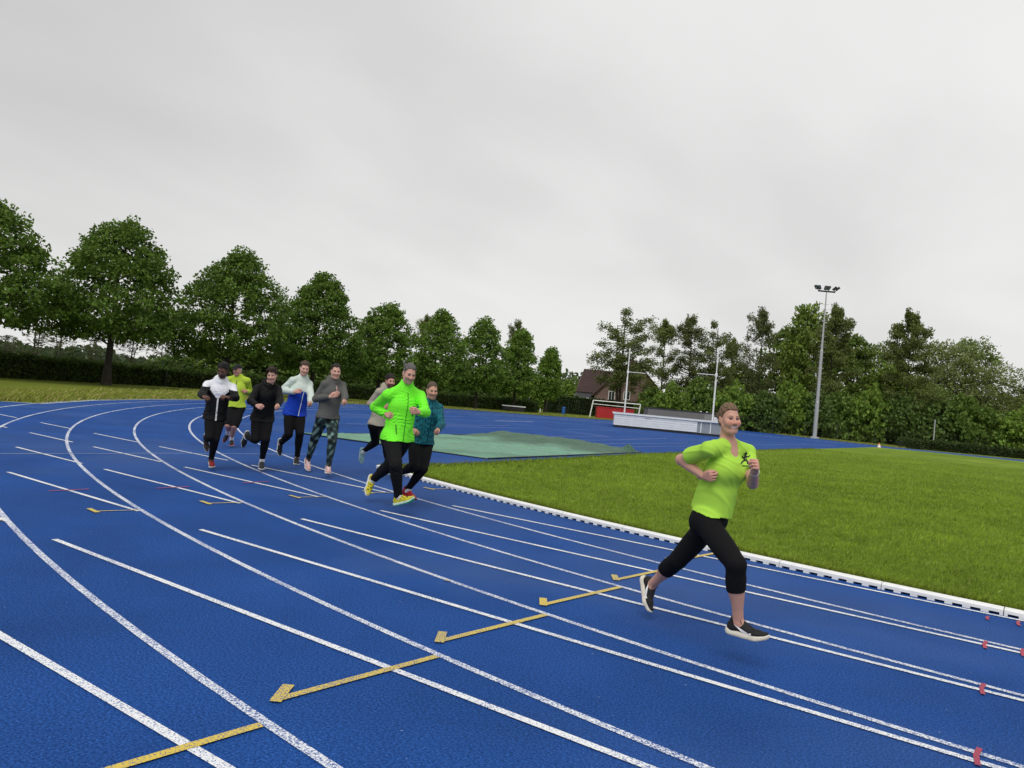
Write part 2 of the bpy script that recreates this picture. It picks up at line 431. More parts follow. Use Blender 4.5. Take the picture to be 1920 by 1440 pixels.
def crown_points(kind, H, R_, h0, ncl, rng):
    ph = rng.uniform(0, 6.28, 4)
    if kind == 'linden':
        h = rng.beta(1.15, 1.5, ncl); az = rng.uniform(0, 6.283, ncl)
        prof = np.clip((1-h)**.62*(0.55+.95*np.minimum(h/.16, 1)**.7*.5+.0), 0, 1)*1.0
        prof = np.where(h < .22, .66+.34*(h/.22)**.7, np.clip(1-((h-.22)/.80)**1.75, 0, 1)**.85)
        fr = 1-rng.beta(1, 3.2, ncl)
        rr = R_*prof*fr*(1+.20*lownoise(az, h, ph))
        z = h0+h*(H-h0)*(1.0+.02*rng.normal(size=ncl))
        z -= .55*(rr/R_)**2*(h < .45)
    elif kind == 'alder':
        nb = 44; bh = np.sort(rng.uniform(0, 1, nb)); baz = np.arange(nb)*2.4+rng.uniform(-.5, .5, nb)
        bl = R_*(.35+.65*np.sin(np.pi*np.clip(bh*.72+.24, 0, 1)))*rng.uniform(.55, 1.15, nb)
        bl = np.where(bh > .9, bl*.45, bl)
        i = rng.integers(0, nb, ncl); t = rng.beta(2.2, 1.0, ncl)
        rr = bl[i]*t; az = baz[i]+rng.normal(0, .16, ncl)
        z = h0+bh[i]*(H-h0)+rr*.32-.10*rr**2/R_+rng.normal(0, .25, ncl); h = bh[i]
    elif kind == 'willow':
        h = rng.beta(1.1, 1.15, ncl); az = rng.uniform(0, 6.283, ncl)
        prof = np.sqrt(np.clip(1-(np.abs(h-.38)/.64)**2.2, 0, 1)); fr = 1-rng.beta(1, 2.6, ncl)
        rr = R_*prof*fr*(1+.24*lownoise(az, h, ph)); z = h0+h*(H-h0)+rng.normal(0, .3, ncl)
    else:                                               # bush
        h = rng.beta(1.0, 1.3, ncl); az = rng.uniform(0, 6.283, ncl)
        prof = np.sqrt(np.clip(1-h**2, 0, 1)); fr = 1-rng.beta(1, 2.4, ncl)
        rr = R_*prof*fr*(1+.22*lownoise(az, h, ph)); z = h0+h*(H-h0)*(1+.1*lownoise(az*1.3, h, ph))
    return np.stack([rr*np.cos(az), rr*np.sin(az), z], 1), h

WIND = np.array([.82, .55, .05])
def tree_meshes(kind, seed, H, R_, h0, ncl, per, leaf, colr, crad, tr=.16, limbs=34, wind=.25, slender=.8, lean=0.0, fork=0):
    rng = np.random.default_rng(seed)
    C, h = crown_points(kind, H, R_, h0, ncl, rng)
    C = C+WIND*(wind*((C[:, 2:3]/H)**2))
    n = ncl*per
    off = rng.normal(size=(n, 3)); off /= np.linalg.norm(off, axis=1)[:, None]
    off *= (crad*rng.uniform(.15, 1, n)**.6)[:, None]*np.array([1, 1, .75])
    P = np.repeat(C, per, axis=0)+off
    P += WIND*(rng.uniform(0, 1, n)**4*wind*.9)[:, None]
    outv = P-np.array([0, 0, H*.45]); outv /= np.linalg.norm(outv, axis=1)[:, None]+1e-6
    V, F_ = leaf_geo(P, leaf, leaf*slender, rng, out=outv*.5+WIND*wind*.8)
    cl = np.repeat(rng.uniform(-1, 1, ncl), per)
    colv = leaf_cols(n, colr, rng, cl)
    crown = mesh_obj('crown', V, F_, M['leaf'], None, colv)
    # trunk and limbs
    mb = MB()
    def trunk_path(x0, y0, top, wob, r0):
        k = 9; pts = []
        for i in range(k):
            t = i/(k-1)
            pts.append((x0*t**.6+wob*math.sin(3*t+seed)*t+lean*t, y0*t**.6+wob*math.cos(2.3*t+seed)*t, top*t))
        rad = [r0*(1.35 if i == 0 else 1)*(1-.86*(i/(k-1))**.9)+.012 for i in range(k)]
        mb.tube(pts, rad, 9); return pts
    trunks = [trunk_path(0, 0, H*.93, .12, tr)]
    for q in range(fork):
        a_ = 2.1*q+seed; trunks.append(trunk_path(R_*.3*math.cos(a_), R_*.3*math.sin(a_), H*.84, .2, tr*.72))
    idx = rng.choice(ncl, min(limbs, ncl), replace=False)
    for i in idx:
        c = C[i]; tk = trunks[int(rng.integers(0, len(trunks)))]
        zs = max(h0*.8, min(c[2]-.25*math.hypot(c[0], c[1])-.2, H*.88)); t = zs/tk[-1][2]; j = min(int(t*8), 7); f = t*8-j
        s = np.array(tk[j])*(1-f)+np.array(tk[j+1])*f
        mid = s*.5+c*.5+np.array([0, 0, .12*np.linalg.norm(c-s)*(1 if kind != 'alder' else -.3)])
        r0 = .018+.020*np.linalg.norm(c-s)/2.5
        mb.tube([s, s*.7+mid*.3, mid, c], [r0*1.2, r0, r0*.7, .008], 5, cap=False)
    trunk = mesh_obj('trunk', mb.v, mb.f, M['bark'])
    return trunk, crown
def plant(name, meshes, loc, label, cat='tree', group=None, rz=0.0, sc=1.0, first=False):
    r = empty(name, loc, rz); tag(r, label, cat, group)
    for o in meshes:
        c = o if first else o.copy()
        if not first: COL.objects.link(c)
        c.parent = r
    if sc != 1.0: r.scale = (sc, sc, sc) if not hasattr(sc, '__len__') else sc
    return r

LIN = (.118, .198, .030)
ORD = ['nearest', 'second', 'third', 'fourth', 'fifth', 'sixth', 'seventh', 'eighth', 'farthest']
# trunk column, distance, top row, half width of the crown in pixels
lind = [(-62, 41.5, 372, 158), (203, 47.4, 412, 120), (424, 54.5, 470, 106), (585, 61.0, 512, 78), (709, 67.0, 568, 66), (812, 72.5, 583, 56), (893, 77.9, 596, 47), (964, 85.5, 616, 40), (1022, 97, 651, 26)]
LLAB = ['broad linden cut off by the left edge of the photo, nearest of the row',
        'big full linden on a clear dark trunk in front of the long hedge',
        'tall pointed linden rising behind the runner in the white and black jacket',
        'tall linden rising above the runner in the blue jacket and the one in grey',
        'round-headed linden above and left of the neon green jacket',
        'mid-sized linden above the runner in the teal jacket',
        'linden with its bare trunk right of the runner in the teal jacket',
        'linden whose trunk stands in front of the long low bench',
        'smallest linden at the far end of the row, beside the blue bin']
for i, (px, dep, ty, hw) in enumerate(lind):
    b = base(px, dep); mpp = dep/FPX
    gy = horizon(px)+CAMH/mpp
    Ht = (gy-ty)*mpp; Rr = hw*mpp
    near = i < 4
    big = i < 4
    ms = tree_meshes('linden', 11+i, Ht, Rr*1.02, [3.2, 3.1, 2.7, 2.5, 2.2, 2.2, 2.2, 2.2, 2.0][i], 760 if near else 520, 26 if near else 20, .22 if near else .25,
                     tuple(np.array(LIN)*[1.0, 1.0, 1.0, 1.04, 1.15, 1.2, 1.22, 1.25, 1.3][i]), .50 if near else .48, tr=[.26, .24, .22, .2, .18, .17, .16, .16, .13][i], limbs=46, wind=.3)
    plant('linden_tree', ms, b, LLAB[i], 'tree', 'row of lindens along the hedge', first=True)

# woods on the right: a few kinds of tree, copied, turned and scaled
AL = [tree_meshes('alder', 40+s, 14, 3.6, 3.0, 620, 18, .21, c_, .50, tr=.17, limbs=70, wind=.3, slender=.75, fork=f_) for s, c_, f_ in ((0, (0.161, 0.198, 0.060), 1), (1, (0.177, 0.220, 0.060), 0), (2, (0.137, 0.160, 0.056), 0))]
TI = tree_meshes('alder', 47, 14, 3.4, .9, 1300, 16, .23, (.16, .20, .055), .42, tr=.17, limbs=80, wind=.25, slender=.75)
AL.append(TI)
WI = [tree_meshes('willow', 50+s, 11, 3.8, 1.0, 430, 17, .40, c_, .65, tr=.18, limbs=50, wind=.9, slender=.38) for s, c_ in ((0, (0.225, 0.274, 0.093)), (1, (0.185, 0.251, 0.063)))]
DE = [tree_meshes('willow', 60+s, 11, 3.6, .8, 470, 17, .40, c_, .6, tr=.16, limbs=44, wind=.35, slender=.7) for s, c_ in ((0, (0.145, 0.213, 0.041)), (1, (0.185, 0.266, 0.048)))]
BU = [tree_meshes('bush', 70+s, 4.5, 3.0, .1, 240, 17, .36, c_, .55, tr=.06, limbs=20, wind=.2) for s, c_ in ((0, (0.145, 0.228, 0.043)), (1, (0.193, 0.301, 0.048)), (2, (0.116, 0.182, 0.043)))]
used = set()
def put(name, lib, k, px, dep, ty, width, label, cat='tree', group=None, rz=0.0, H0=None):
    ms = lib[k]; key = (id(lib), k)
    H0 = {id(AL): 14, id(WI): 11, id(DE): 11, id(BU): 4.5}[id(lib)]; R0 = {id(AL): 3.6, id(WI): 3.8, id(DE): 3.6, id(BU): 3.0}[id(lib)]
    b = base(px, dep); mpp = dep/FPX; Ht = (horizon(px)+CAMH/mpp-ty)*mpp
    sz = Ht/H0; sx = width*mpp/2/R0
    first = key not in used; used.add(key)
    return plant(name, ms, b, label, cat, group, rz, (sx, sx, sz), first)
WG = 'trees of the wood beyond the far straight'
put('alder_tree', AL, 0, 1160, 101, 574, 132, 'open-crowned alder standing in front of the brick house', group=WG, rz=.4)
put('alder_tree', AL, 1, 1236, 108, 606, 84, 'slim alder just right of the brick house', group=WG, rz=1.9)
put('alder_tree', AL, 2, 1286, 106, 598, 90, 'twin-topped alder above the grey storage container', group=WG, rz=3.0)
put('alder_tree', AL, 0, 1332, 106, 600, 100, 'alder behind the right-hand vault upright', group=WG, rz=2.2)
put('alder_tree', AL, 1, 1362, 118, 640, 62, 'low thin alder filling the gap right of the right-hand vault upright', group=WG, rz=5.0)
put('alder_tree', AL, 2, 1416, 104, 586, 84, 'bare-topped alder with a long side branch above the woman in the lime shirt', group=WG, rz=4.2)
put('dense_tree', DE, 0, 1462, 116, 620, 96, 'rounded tree between the bare-topped alder and the floodlight mast', group=WG, rz=.7)
put('dense_tree', DE, 1, 1508, 110, 580, 104, 'tall pointed tree left of the floodlight mast', group=WG, rz=2.6)
put('alder_tree', AL, 3, 1550, 100, 582, 96, 'tall airy tree right behind the floodlight mast', group=WG, rz=.3)
put('dense_tree', DE, 0, 1592, 112, 636, 110, 'broad tree right of the floodlight mast', group=WG, rz=3.6)
put('willow_tree', WI, 1, 1646, 114, 648, 100, 'pale bushy tree above the traffic cone', group=WG, rz=1.0)
put('alder_tree', AL, 3, 1694, 94, 592, 104, 'tall alder with tiered branches standing above the low wood', group=WG, rz=1.2)
put('dense_tree', DE, 1, 1664, 103, 690, 120, 'low spreading tree at the foot of the tiered alder', group=WG, rz=4.4)
put('willow_tree', WI, 0, 1752, 112, 642, 118, 'grey-green wind-blown willow right of the tiered alder', group=WG, rz=.0)
put('willow_tree', WI, 1, 1800, 114, 640, 120, 'tallest wind-blown willow with feathery top', group=WG, rz=.5)
put('willow_tree', WI, 0, 1846, 108, 690, 104, 'sloping willow at the right end of the tall wood', group=WG, rz=-.4)
put('willow_tree', WI, 1, 1740, 100, 720, 130, 'low dark-leaved tree in front of the willows', group=WG, rz=2.4)
put('dense_tree', DE, 0, 1890, 118, 742, 80, 'small distant tree near the right edge of the photo', group=WG, rz=1.4)
put('dense_tree', DE, 1, 1935, 112, 738, 90, 'small tree cut by the right edge of the photo', group=WG, rz=5.1)
put('alder_tree', AL, 0, 1958, 96, 668, 110, 'dark alder whose twigs reach in from the right edge', group=WG, rz=2.0)
put('dense_tree', DE, 0, 1390, 118, 690, 90, 'low tree left of the bare-topped alder', group=WG, rz=2.9)
BG = 'shrubs along the edge of the wood'
for i, (px, dep, ty, w, k, lab) in enumerate((
    (1218, 99, 730, 70, 0, 'rounded shrub hiding the right gable of the brick house'), (1262, 97, 722, 80, 1, 'bright shrub above the left end of the grey container'),
    (1312, 98, 715, 84, 0, 'shrub above the right end of the grey container'), (1375, 96, 722, 86, 1, 'shrub to the right of the white upright behind the woman'),
    (1430, 95, 735, 90, 2, 'dark shrub right of the woman in the lime shirt'), (1478, 96, 715, 86, 1, 'light green shrub left of the floodlight mast'),
    (1530, 95, 735, 84, 2, 'dark shrub around the foot of the floodlight mast'), (1580, 96, 740, 92, 0, 'shrub right of the floodlight mast'),
    (1628, 95, 730, 90, 1, 'bright shrub behind the traffic cone'), (1690, 93, 742, 100, 2, 'dark shrub under the tiered alder'),
    (1752, 92, 752, 96, 2, 'dark shrub beside the grey fence pole'), (1806, 91, 748, 100, 0, 'wide shrub under the wind-blown willows'),
    (1860, 90, 772, 96, 0, 'low shrub right of the willows'), (1905, 88, 770, 90, 1, 'bright green shrub at the right edge'), (1950, 88, 775, 90, 2, 'dark shrub cut by the right edge'))):
    put('shrub', BU, k, px, dep, ty, w, lab, 'shrub', BG, rz=i*1.3)
LG = 'shrubs behind the long hedge'
for i, (px, dep, ty, w, k, lab) in enumerate((
    (322, 70, 668, 110, 2, 'dark shrub behind the hedge left of the white jacket'), (392, 72, 652, 130, 0, 'shrub directly behind the runner in white and black'),
    (470, 74, 655, 130, 2, 'shrub behind the curly-haired runner in black'), (545, 76, 660, 120, 0, 'shrub behind the runner in the blue jacket'),
    (620, 78, 665, 120, 2, 'shrub behind the runner in the grey hoodie'), (690, 80, 672, 110, 0, 'shrub behind the runner in the beige jacket'),
    (760, 84, 680, 110, 2, 'shrub behind the head of the neon green runner'), (826, 88, 690, 96, 0, 'shrub behind the runner in teal'),
    (884, 92, 700, 90, 2, 'shrub behind the linden right of the teal jacket'), (940, 96, 710, 84, 0, 'shrub behind the long low bench'),
    (992, 112, 716, 70, 1, 'paler shrub behind the thin sign pole'), (1068, 125, 712, 70, 1, 'pale tree-like shrub left of the brick house'))):
    put('shrub', BU, k, px, dep, ty, w, lab, 'shrub', LG, rz=i*1.7+.4)
# thin spring trees in the field beyond the hedge, left
TH = [tree_meshes('alder', 90+s, 8.5, 3.0, 2.2, 90, 9, .26, (.085, .10, .035), .45, tr=.12, limbs=70, wind=.2, slender=.7, fork=1) for s in (0, 1)]
for i, (px, dep, ty, w, lab) in enumerate(((64, 72, 568, 110, 'nearly bare tree with wide thin branches left of the big full linden'), (112, 86, 600, 80, 'second nearly bare tree, just left of the trunk of the big full linden'),
                                      (245, 84, 622, 90, 'thin-leaved tree seen under the big full linden, right of its trunk'), (12, 88, 630, 80, 'thin tree under the linden at the left edge'), (178, 95, 632, 70, 'slender tree in the gap left of the dark linden trunk'), (300, 90, 630, 80, 'small thin tree between the second and third linden'))):
    b = base(px, dep); mpp = dep/FPX; Ht = (horizon(px)+CAMH/mpp-ty)*mpp; s_ = Ht/8.5
    plant('young_tree', TH[i % 2], b, lab, 'tree', 'thin young trees beyond the hedge', i*2.1, (w*mpp/6, w*mpp/6, s_), first=i < 2)
for i, (px, dep, ty, w, lab) in enumerate(((690, 110, 590, 70, 'grey-green tree peeping over the lindens beside the neon green runner'), (790, 112, 596, 60, 'thin tree top showing between the fifth and sixth linden'), (962, 118, 606, 60, 'open tree top showing between the last three lindens'))):
    put('alder_tree', AL, i, px, dep, ty, w, lab, 'tree', 'trees behind the lindens', rz=i*2.0)

# far wood closing the horizon: one mass
rng = np.random.default_rng(7)
Ps = []
for px in np.linspace(-500, 2400, 260):
    dep = rng.uniform(170, 230); b = base(px, dep); top = (3.3 if px < 420 else 6.0)+(.6 if px < 420 else 2.2)*math.sin(px*.013)+.7*math.sin(px*.041+1)+rng.uniform(-.5, .5)
    m_ = 110; p = rng.normal(size=(m_, 3)); p /= np.linalg.norm(p, axis=1)[:, None]; p *= (rng.uniform(.5, 1, m_)**.5)[:, None]
    Ps.append(b+p*np.array([5.0, 5.0, top*.62])+np.array([0, 0, top*.45]))
Ps = np.concatenate(Ps); Ps = Ps[Ps[:, 2] > 0]
V, F_ = leaf_geo(Ps, 1.3, 1.0, rng)
o = mesh_obj('far_wood', V, F_, M['leaf'], None, leaf_cols(len(Ps), (.075, .11, .05), rng, vl=.3)); tag(o, 'distant wood closing the horizon behind the sports ground', 'woodland', kind='stuff')

# hedges
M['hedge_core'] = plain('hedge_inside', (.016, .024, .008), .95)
def hedge(path, h, w, n, label, seed, colr=(.062, .105, .020), leaf=.16):
    rng = np.random.default_rng(seed); P = np.array(path, float)
    seg = np.linalg.norm(np.diff(P, axis=0), axis=1); cum = np.r_[0, np.cumsum(seg)]
    def along(s):
        i = np.clip(np.searchsorted(cum, s)-1, 0, len(seg)-1); t = (s-cum[i])/seg[i]
        p = P[i]+(P[i+1]-P[i])*t[:, None]; d = (P[i+1]-P[i])/seg[i][:, None]; return p, np.stack([-d[:, 1], d[:, 0]], 1)
    root = empty('hedge', (P[0, 0], P[0, 1], 0)); tag(root, label, 'hedge')
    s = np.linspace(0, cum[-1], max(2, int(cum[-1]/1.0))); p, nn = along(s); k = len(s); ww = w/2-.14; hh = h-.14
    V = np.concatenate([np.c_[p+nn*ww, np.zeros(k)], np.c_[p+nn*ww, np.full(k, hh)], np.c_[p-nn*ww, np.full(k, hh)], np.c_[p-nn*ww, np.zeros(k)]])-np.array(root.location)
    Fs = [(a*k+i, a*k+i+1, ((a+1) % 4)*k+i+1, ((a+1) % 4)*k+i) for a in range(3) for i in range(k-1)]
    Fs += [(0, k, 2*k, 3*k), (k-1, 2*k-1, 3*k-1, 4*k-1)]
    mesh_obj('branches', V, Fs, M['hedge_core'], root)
    s = rng.uniform(0, cum[-1], n); p, nn = along(s)
    u_ = rng.uniform(0, 2*h+w, n); bump_ = .07*np.sin(s*1.9+seed)+.06*np.sin(s*4.3)+.05*rng.normal(size=n)
    side = np.where(u_ < h, -w/2, np.where(u_ < h+w, u_-h-w/2, w/2)); z = np.where(u_ < h, u_, np.where(u_ < h+w, h, 2*h+w-u_))
    top = (u_ >= h) & (u_ < h+w)
    q = np.c_[p+nn*(side+np.where(top, 0, np.sign(side)*bump_))[:, None], z+np.where(top, bump_+.05*(rng.uniform(0, 1, n)**3)*4, 0)]
    q = q-np.array(root.location)
    V, F_ = leaf_geo(q, leaf, leaf*.75, rng, up=.2)
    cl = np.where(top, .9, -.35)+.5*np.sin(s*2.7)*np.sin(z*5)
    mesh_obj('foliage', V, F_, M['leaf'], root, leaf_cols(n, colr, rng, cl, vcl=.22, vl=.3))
def hp(px, py): return tuple(gnd(px, py)[:2])
hA = [hp(-160, 697), hp(0, 706.5), hp(150, 715), hp(303, 723.5)]
hB = [hp(306, 724), hp(430, 731.5)]
dd = np.array(hB[1])-np.array(hB[0])
hB += [tuple(base(560, 69)[:2]), tuple(base(700, 76)[:2]), tuple(base(830, 82)[:2]), tuple(base(930, 87)[:2]), tuple(base(1006, 91)[:2])]
hedge(hA, 1.28, .9, 15000, 'clipped dark hedge at the left edge, behind the trunk of the big full linden', 3, leaf=.17)
hedge(hB, 1.30, .9, 15000, 'long clipped hedge running behind the runners to the low bench', 4, leaf=.2)
hedge([tuple(base(1024, 104)[:2]), tuple(base(1100, 107)[:2]), tuple(base(1250, 112)[:2])], 2.3, 1.2, 6000, 'tall dark hedge behind the blue bin and the brick house', 5, (.05, .085, .02), .28)
hedge([tuple(base(1690, 79)[:2]), tuple(base(1760, 80)[:2]), tuple(base(1925, 79)[:2]), tuple(base(2050, 78)[:2])], .85, 1.0, 6000, 'low ivy-dark hedge beside the far straight at the right edge', 6, (.05, .08, .02), .22)

# fences
def fence(pxs, dep, h, label, wires, post_c, seed=0, r_=.045):
    pts = [base(px, d_) for px, d_ in zip(pxs, dep)]
    root = empty('wire_fence', pts[0]); tag(root, label, 'fence')
    for p in pts: MB().tube([p, p+np.array([0, 0, h])], [r_, r_], 7).build('post', post_c, root)
    mb = MB()
    for i in range(len(pts)-1):
        for k in range(wires):
            z = .1+(h-.15)*k/(wires-1); mb.tube([pts[i]+np.array([0, 0, z]), pts[i+1]+np.array([0, 0, z])], [.006, .006], 4, cap=False)
        L_ = np.linalg.norm(pts[i+1]-pts[i])
        for k in range(int(L_/.5)):
            q = pts[i]+(pts[i+1]-pts[i])*(k*.5/L_); mb.tube([q+np.array([0, 0, .05]), q+np.array([0, 0, h])], [.004, .004], 3, cap=False)
    mb.build('wire_mesh', M['dark_metal'], root)
M['green_metal'] = plain('green_fence_post', (.018, .03, .022), .5)
fence([-35, 37, 112, 182, 250, 305, 360], [56, 57, 58.5, 60.5, 63, 66, 69], 2.0, 'dark wire fence behind the hedge under the lindens', 7, M['green_metal'])
fence([1030, 1049, 1066, 1086, 1110, 1140], [100, 101, 102, 103, 104, 105], 2.0, 'dark wire fence behind the blue bin', 7, M['green_metal'])
fence([1390, 1450, 1510, 1570, 1640, 1700, 1752, 1830, 1900], [92, 91.5, 91, 90.5, 90, 89.5, 88, 88, 87], 1.9, 'dark wire fence along the wood beyond the far straight', 7, M['green_metal'])
p = base(1751, 85); o = MB().tube([p, p+np.array([0, 0, 3.4])], [.07, .06], 8).build('fence_pole', M['grey_metal'], loc=p); tag(o, 'plain grey pole standing in front of the dark wood at right', 'pole')

# grass: mown blades on the infield, tall dry grass along the verge
rng = np.random.default_rng(21)
def in_turf(x, y):
    rr = np.hypot(x, y-36.8); xe = np.interp(y, [e_[1] for e_ in edge], [e_[0] for e_ in edge])
    return np.where(x > 0, y > 2.52, rr < 34.28) & (x > xe+.02) & (y < 60)
def blades(P, h, w, rng, lean=.5, wind=0.0):
    n = len(P); az = rng.uniform(0, 6.283, n); d = np.stack([np.cos(az), np.sin(az), np.zeros(n)], 1)
    s = np.stack([-d[:, 1], d[:, 0], np.zeros(n)], 1)
    hh = (h*rng.uniform(.55, 1.25, n))[:, None]; ww = (w*rng.uniform(.7, 1.3, n))[:, None]
    ln = (lean*rng.uniform(.2, 1, n))[:, None]
    dd = d+WIND*wind
    a = P-s*ww; b = P+s*ww; c = P+dd*hh*ln*.4+np.array([0, 0, .6])*hh+s*ww*.7; e = P+dd*hh*ln+np.array([0, 0, 1.0])*hh
    V = np.stack([a, b, c, e], 1).reshape(-1, 3); return V, np.arange(4*n).reshape(n, 4)
d_ = rng.uniform(0, 1, 600000); ang = rng.uniform(-.72, .72, 600000)
rho = 5.0*np.exp(d_*np.log(52/5.0)); fx, fy = CF[0]/math.hypot(CF[0], CF[1]), CF[1]/math.hypot(CF[0], CF[1])
X = CAMPOS[0]+rho*(fx*np.cos(ang)+fy*np.sin(ang)); Y = CAMPOS[1]+rho*(fy*np.cos(ang)-fx*np.sin(ang))
ok = in_turf(X, Y); X, Y, rho = X[ok][:210000], Y[ok][:210000], rho[ok][:210000]
n = len(X); P = np.c_[X, Y, np.full(n, .012)]
gsz = np.clip(rho/11, .45, 1.9)
V, F_ = blades(P, .042*gsz**.6, .0035*gsz, rng, .9, .3)
def vnoise(x, y, cell, seed):
    t_ = np.random.default_rng(seed).uniform(-1, 1, (256, 256)); u, v = x/cell, y/cell; i, j = np.floor(u).astype(int), np.floor(v).astype(int); fu, fv = u-i, v-j; fu = fu*fu*(3-2*fu); fv = fv*fv*(3-2*fv)
    g_ = lambda a_, b_: t_[a_ % 256, b_ % 256]
    return (g_(i, j)*(1-fu)+g_(i+1, j)*fu)*(1-fv)+(g_(i, j+1)*(1-fu)+g_(i+1, j+1)*fu)*fv
patch = vnoise(X, Y, 2.2, 1)*.5+vnoise(X, Y, .55, 2)*.6+vnoise(X, Y, .13, 3)*.9
c = np.array([.20, .300, .027])[None]*(1+.26*patch+rng.uniform(-.25, .25, n))[:, None]
dry = rng.uniform(0, 1, n) < .05; c[dry] = np.array([.33, .36, .09])*rng.uniform(.7, 1.2, dry.sum())[:, None]
o = mesh_obj('mown_grass', V, F_, M['grass'], None, np.repeat(c, 4, 0)); tag(o, 'short mown grass blades of the infield lawn', 'grass', kind='stuff')
# ragged tufts along the kerb and the inner edge of the lawn
t = rng.uniform(0, 1, 9000); pts = []
kx = np.where(t < .25, t/.25*24, 0); a_ = np.where(t >= .25, (t-.25)/.75*20.6, 0)
Pk = np.array([bend(aa, 34.27-abs(rng.normal(0, .05))) if aa > 0 else (xx, 2.53+abs(rng.normal(0, .05))) for aa, xx in zip(a_, kx)])
t2 = rng.uniform(0, 1, 5000)**1.6; ys = 4.6+t2*40; xs = np.interp(ys, [e_[1] for e_ in edge], [e_[0] for e_ in edge])+rng.normal(.05, .09, 5000)
Pk = np.r_[Pk, np.c_[xs, ys]]; P = np.c_[Pk, np.full(len(Pk), .005)]
V, F_ = blades(P, .085, .006, rng, .8, .3); c = np.array([.15, .20, .018])[None]*rng.uniform(.6, 1.4, len(P))[:, None]
o = mesh_obj('edge_grass', V, F_, M['grass'], None, np.repeat(c, 4, 0)); tag(o, 'longer grass tufts fringing the kerb and the edge of the lawn', 'grass', kind='stuff')
# verge
op = np.array(outer[1:20]); so_ = np.r_[0, np.cumsum(np.linalg.norm(np.diff(op, axis=0), axis=1))]
n = 26000; s = rng.uniform(0, so_[-1], n)
qx = np.interp(s, so_, op[:, 0]); qy = np.interp(s, so_, op[:, 1])
tx = np.gradient(op[:, 0], so_); ty_ = np.gradient(op[:, 1], so_); nx = np.interp(s, so_, -ty_); ny = np.interp(s, so_, tx); nl = np.hypot(nx, ny)
off = np.abs(rng.normal(1.6, 1.1, n)); P = np.c_[qx+nx/nl*off*1.0, qy+ny/nl*off, np.full(n, -.03)]
out = np.hypot(P[:, 0], P[:, 1]-36.8) > np.hypot(qx, qy-36.8)
P = np.where(out[:, None], P, np.c_[qx-nx/nl*off, qy-ny/nl*off, np.full(n, -.03)])
V, F_ = blades(P, .17, .012, rng, .9, .6); c = np.where(rng.uniform(0, 1, (n, 1)) < .35, np.array([[.34, .31, .10]]), np.array([[.19, .24, .03]]))*rng.uniform(.6, 1.25, (n, 1))
o = mesh_obj('verge_grass', V, F_, M['grass'], None, np.repeat(c, 4, 0)); tag(o, 'unmown seeding grass on the verge outside the track', 'grass', kind='stuff')
n = 9000; px = rng.uniform(-60, 380, n); py = 742-.010*px+rng.normal(0, 3.2, n); dep = None
P = np.array([gnd(a_, b_) for a_, b_ in zip(px, py)]); P[:, 2] = -.03
V, F_ = blades(P, .20, .014, rng, 1.0, .7); c = np.where(rng.uniform(0, 1, (n, 1)) < .28, np.array([[.40, .36, .12]]), np.array([[.20, .25, .03]]))*rng.uniform(.6, 1.25, (n, 1))
o = mesh_obj('dry_grass', V, F_, M['grass'], None, np.repeat(c, 4, 0)); tag(o, 'band of tall straw-coloured grass on the verge below the hedge', 'grass', kind='stuff')

# ------------------------------------------------------------------ brick house
def brick_mat():
    m, nt, b = new_mat('brown_brick')
    tc_ = nd(nt, 'ShaderNodeTexCoord'); br = nd(nt, 'ShaderNodeTexBrick'); nt.links.new(tc_.outputs['UV'], br.inputs[0])
    br.inputs['Scale'].default_value = 1.0
    br.inputs['Color1'].default_value = (.20, .095, .065, 1); br.inputs['Color2'].default_value = (.15, .075, .055, 1); br.inputs['Mortar'].default_value = (.22, .19, .17, 1)
    br.inputs['Mortar Size'].default_value = .012; br.inputs['Brick Width'].default_value = .24; br.inputs['Row Height'].default_value = .08
    c = mixc(nt, 1.0, br.outputs[0], rampn(nt, noise(nt, 1.2, 4), [(.3, .8), (.7, 1.2)]), 'MULTIPLY')
    nt.links.new(c, b.inputs['Base Color']); b.inputs['Roughness'].default_value = .9; return m
def tile_mat():
    m, nt, b = new_mat('dark_red_tiles')
    tc_ = nd(nt, 'ShaderNodeTexCoord'); w = nd(nt, 'ShaderNodeTexWave', bands_direction='Z'); w.inputs['Scale'].default_value = 1.15; w.inputs['Distortion'].default_value = .3
    nt.links.new(tc_.outputs['Object'], w.inputs[0])
    c = rampn(nt, w.outputs['Fac'], [(.0, (.012, .006, .006)), (.35, (.042, .016, .014)), (1.0, (.05, .02, .017))])
    c = mixc(nt, 1.0, c, rampn(nt, noise(nt, 1.5, 4), [(.3, .75), (.7, 1.25)]), 'MULTIPLY')
    nt.links.new(c, b.inputs['Base Color']); b.inputs['Roughness'].default_value = .75; return m
M['brick'] = brick_mat(); M['tile'] = tile_mat()
M['glass'] = plain('window_glass', (.03, .035, .04), .08, var=.2); M['frame'] = plain('white_frame', (.75, .75, .73), .5)
M['fascia'] = plain('grey_fascia', (.32, .33, .34), .6)
hd = 118.0; hb = base(1113, hd); house = empty('brick_house', hb); tag(house, 'brick house with steep dark red tiled roof behind the white goal frame', 'house')
ex = np.array([CR[0], CR[1], 0]); ex /= np.linalg.norm(ex); ey = np.array([-ex[1], ex[0], 0])    # house axes: ex along the gable wall, ey away
def hw_(x, y, z): return np.array([hb[0], hb[1], 0])+ex*x+ey*y+np.array([0, 0, z])
def hobj(name, V, Fs, mat, parent=house, uv=False):
    base_ = np.array(house.location)
    o = mesh_obj(name, np.array(V)-base_, Fs, mat, parent)
    if uv:
        l = o.data.uv_layers.new(name='UVMap')
        for lp in o.data.loops:
            co = o.data.vertices[lp.vertex_index].co; q = Vector((co.x, co.y, 0)); l.data[lp.index].uv = (q.dot(Vector(ex))+q.dot(Vector(ey)), co.z)
    return o
W_ = 10.2; xa = 5.6; he = 3.25; ha = 9.2
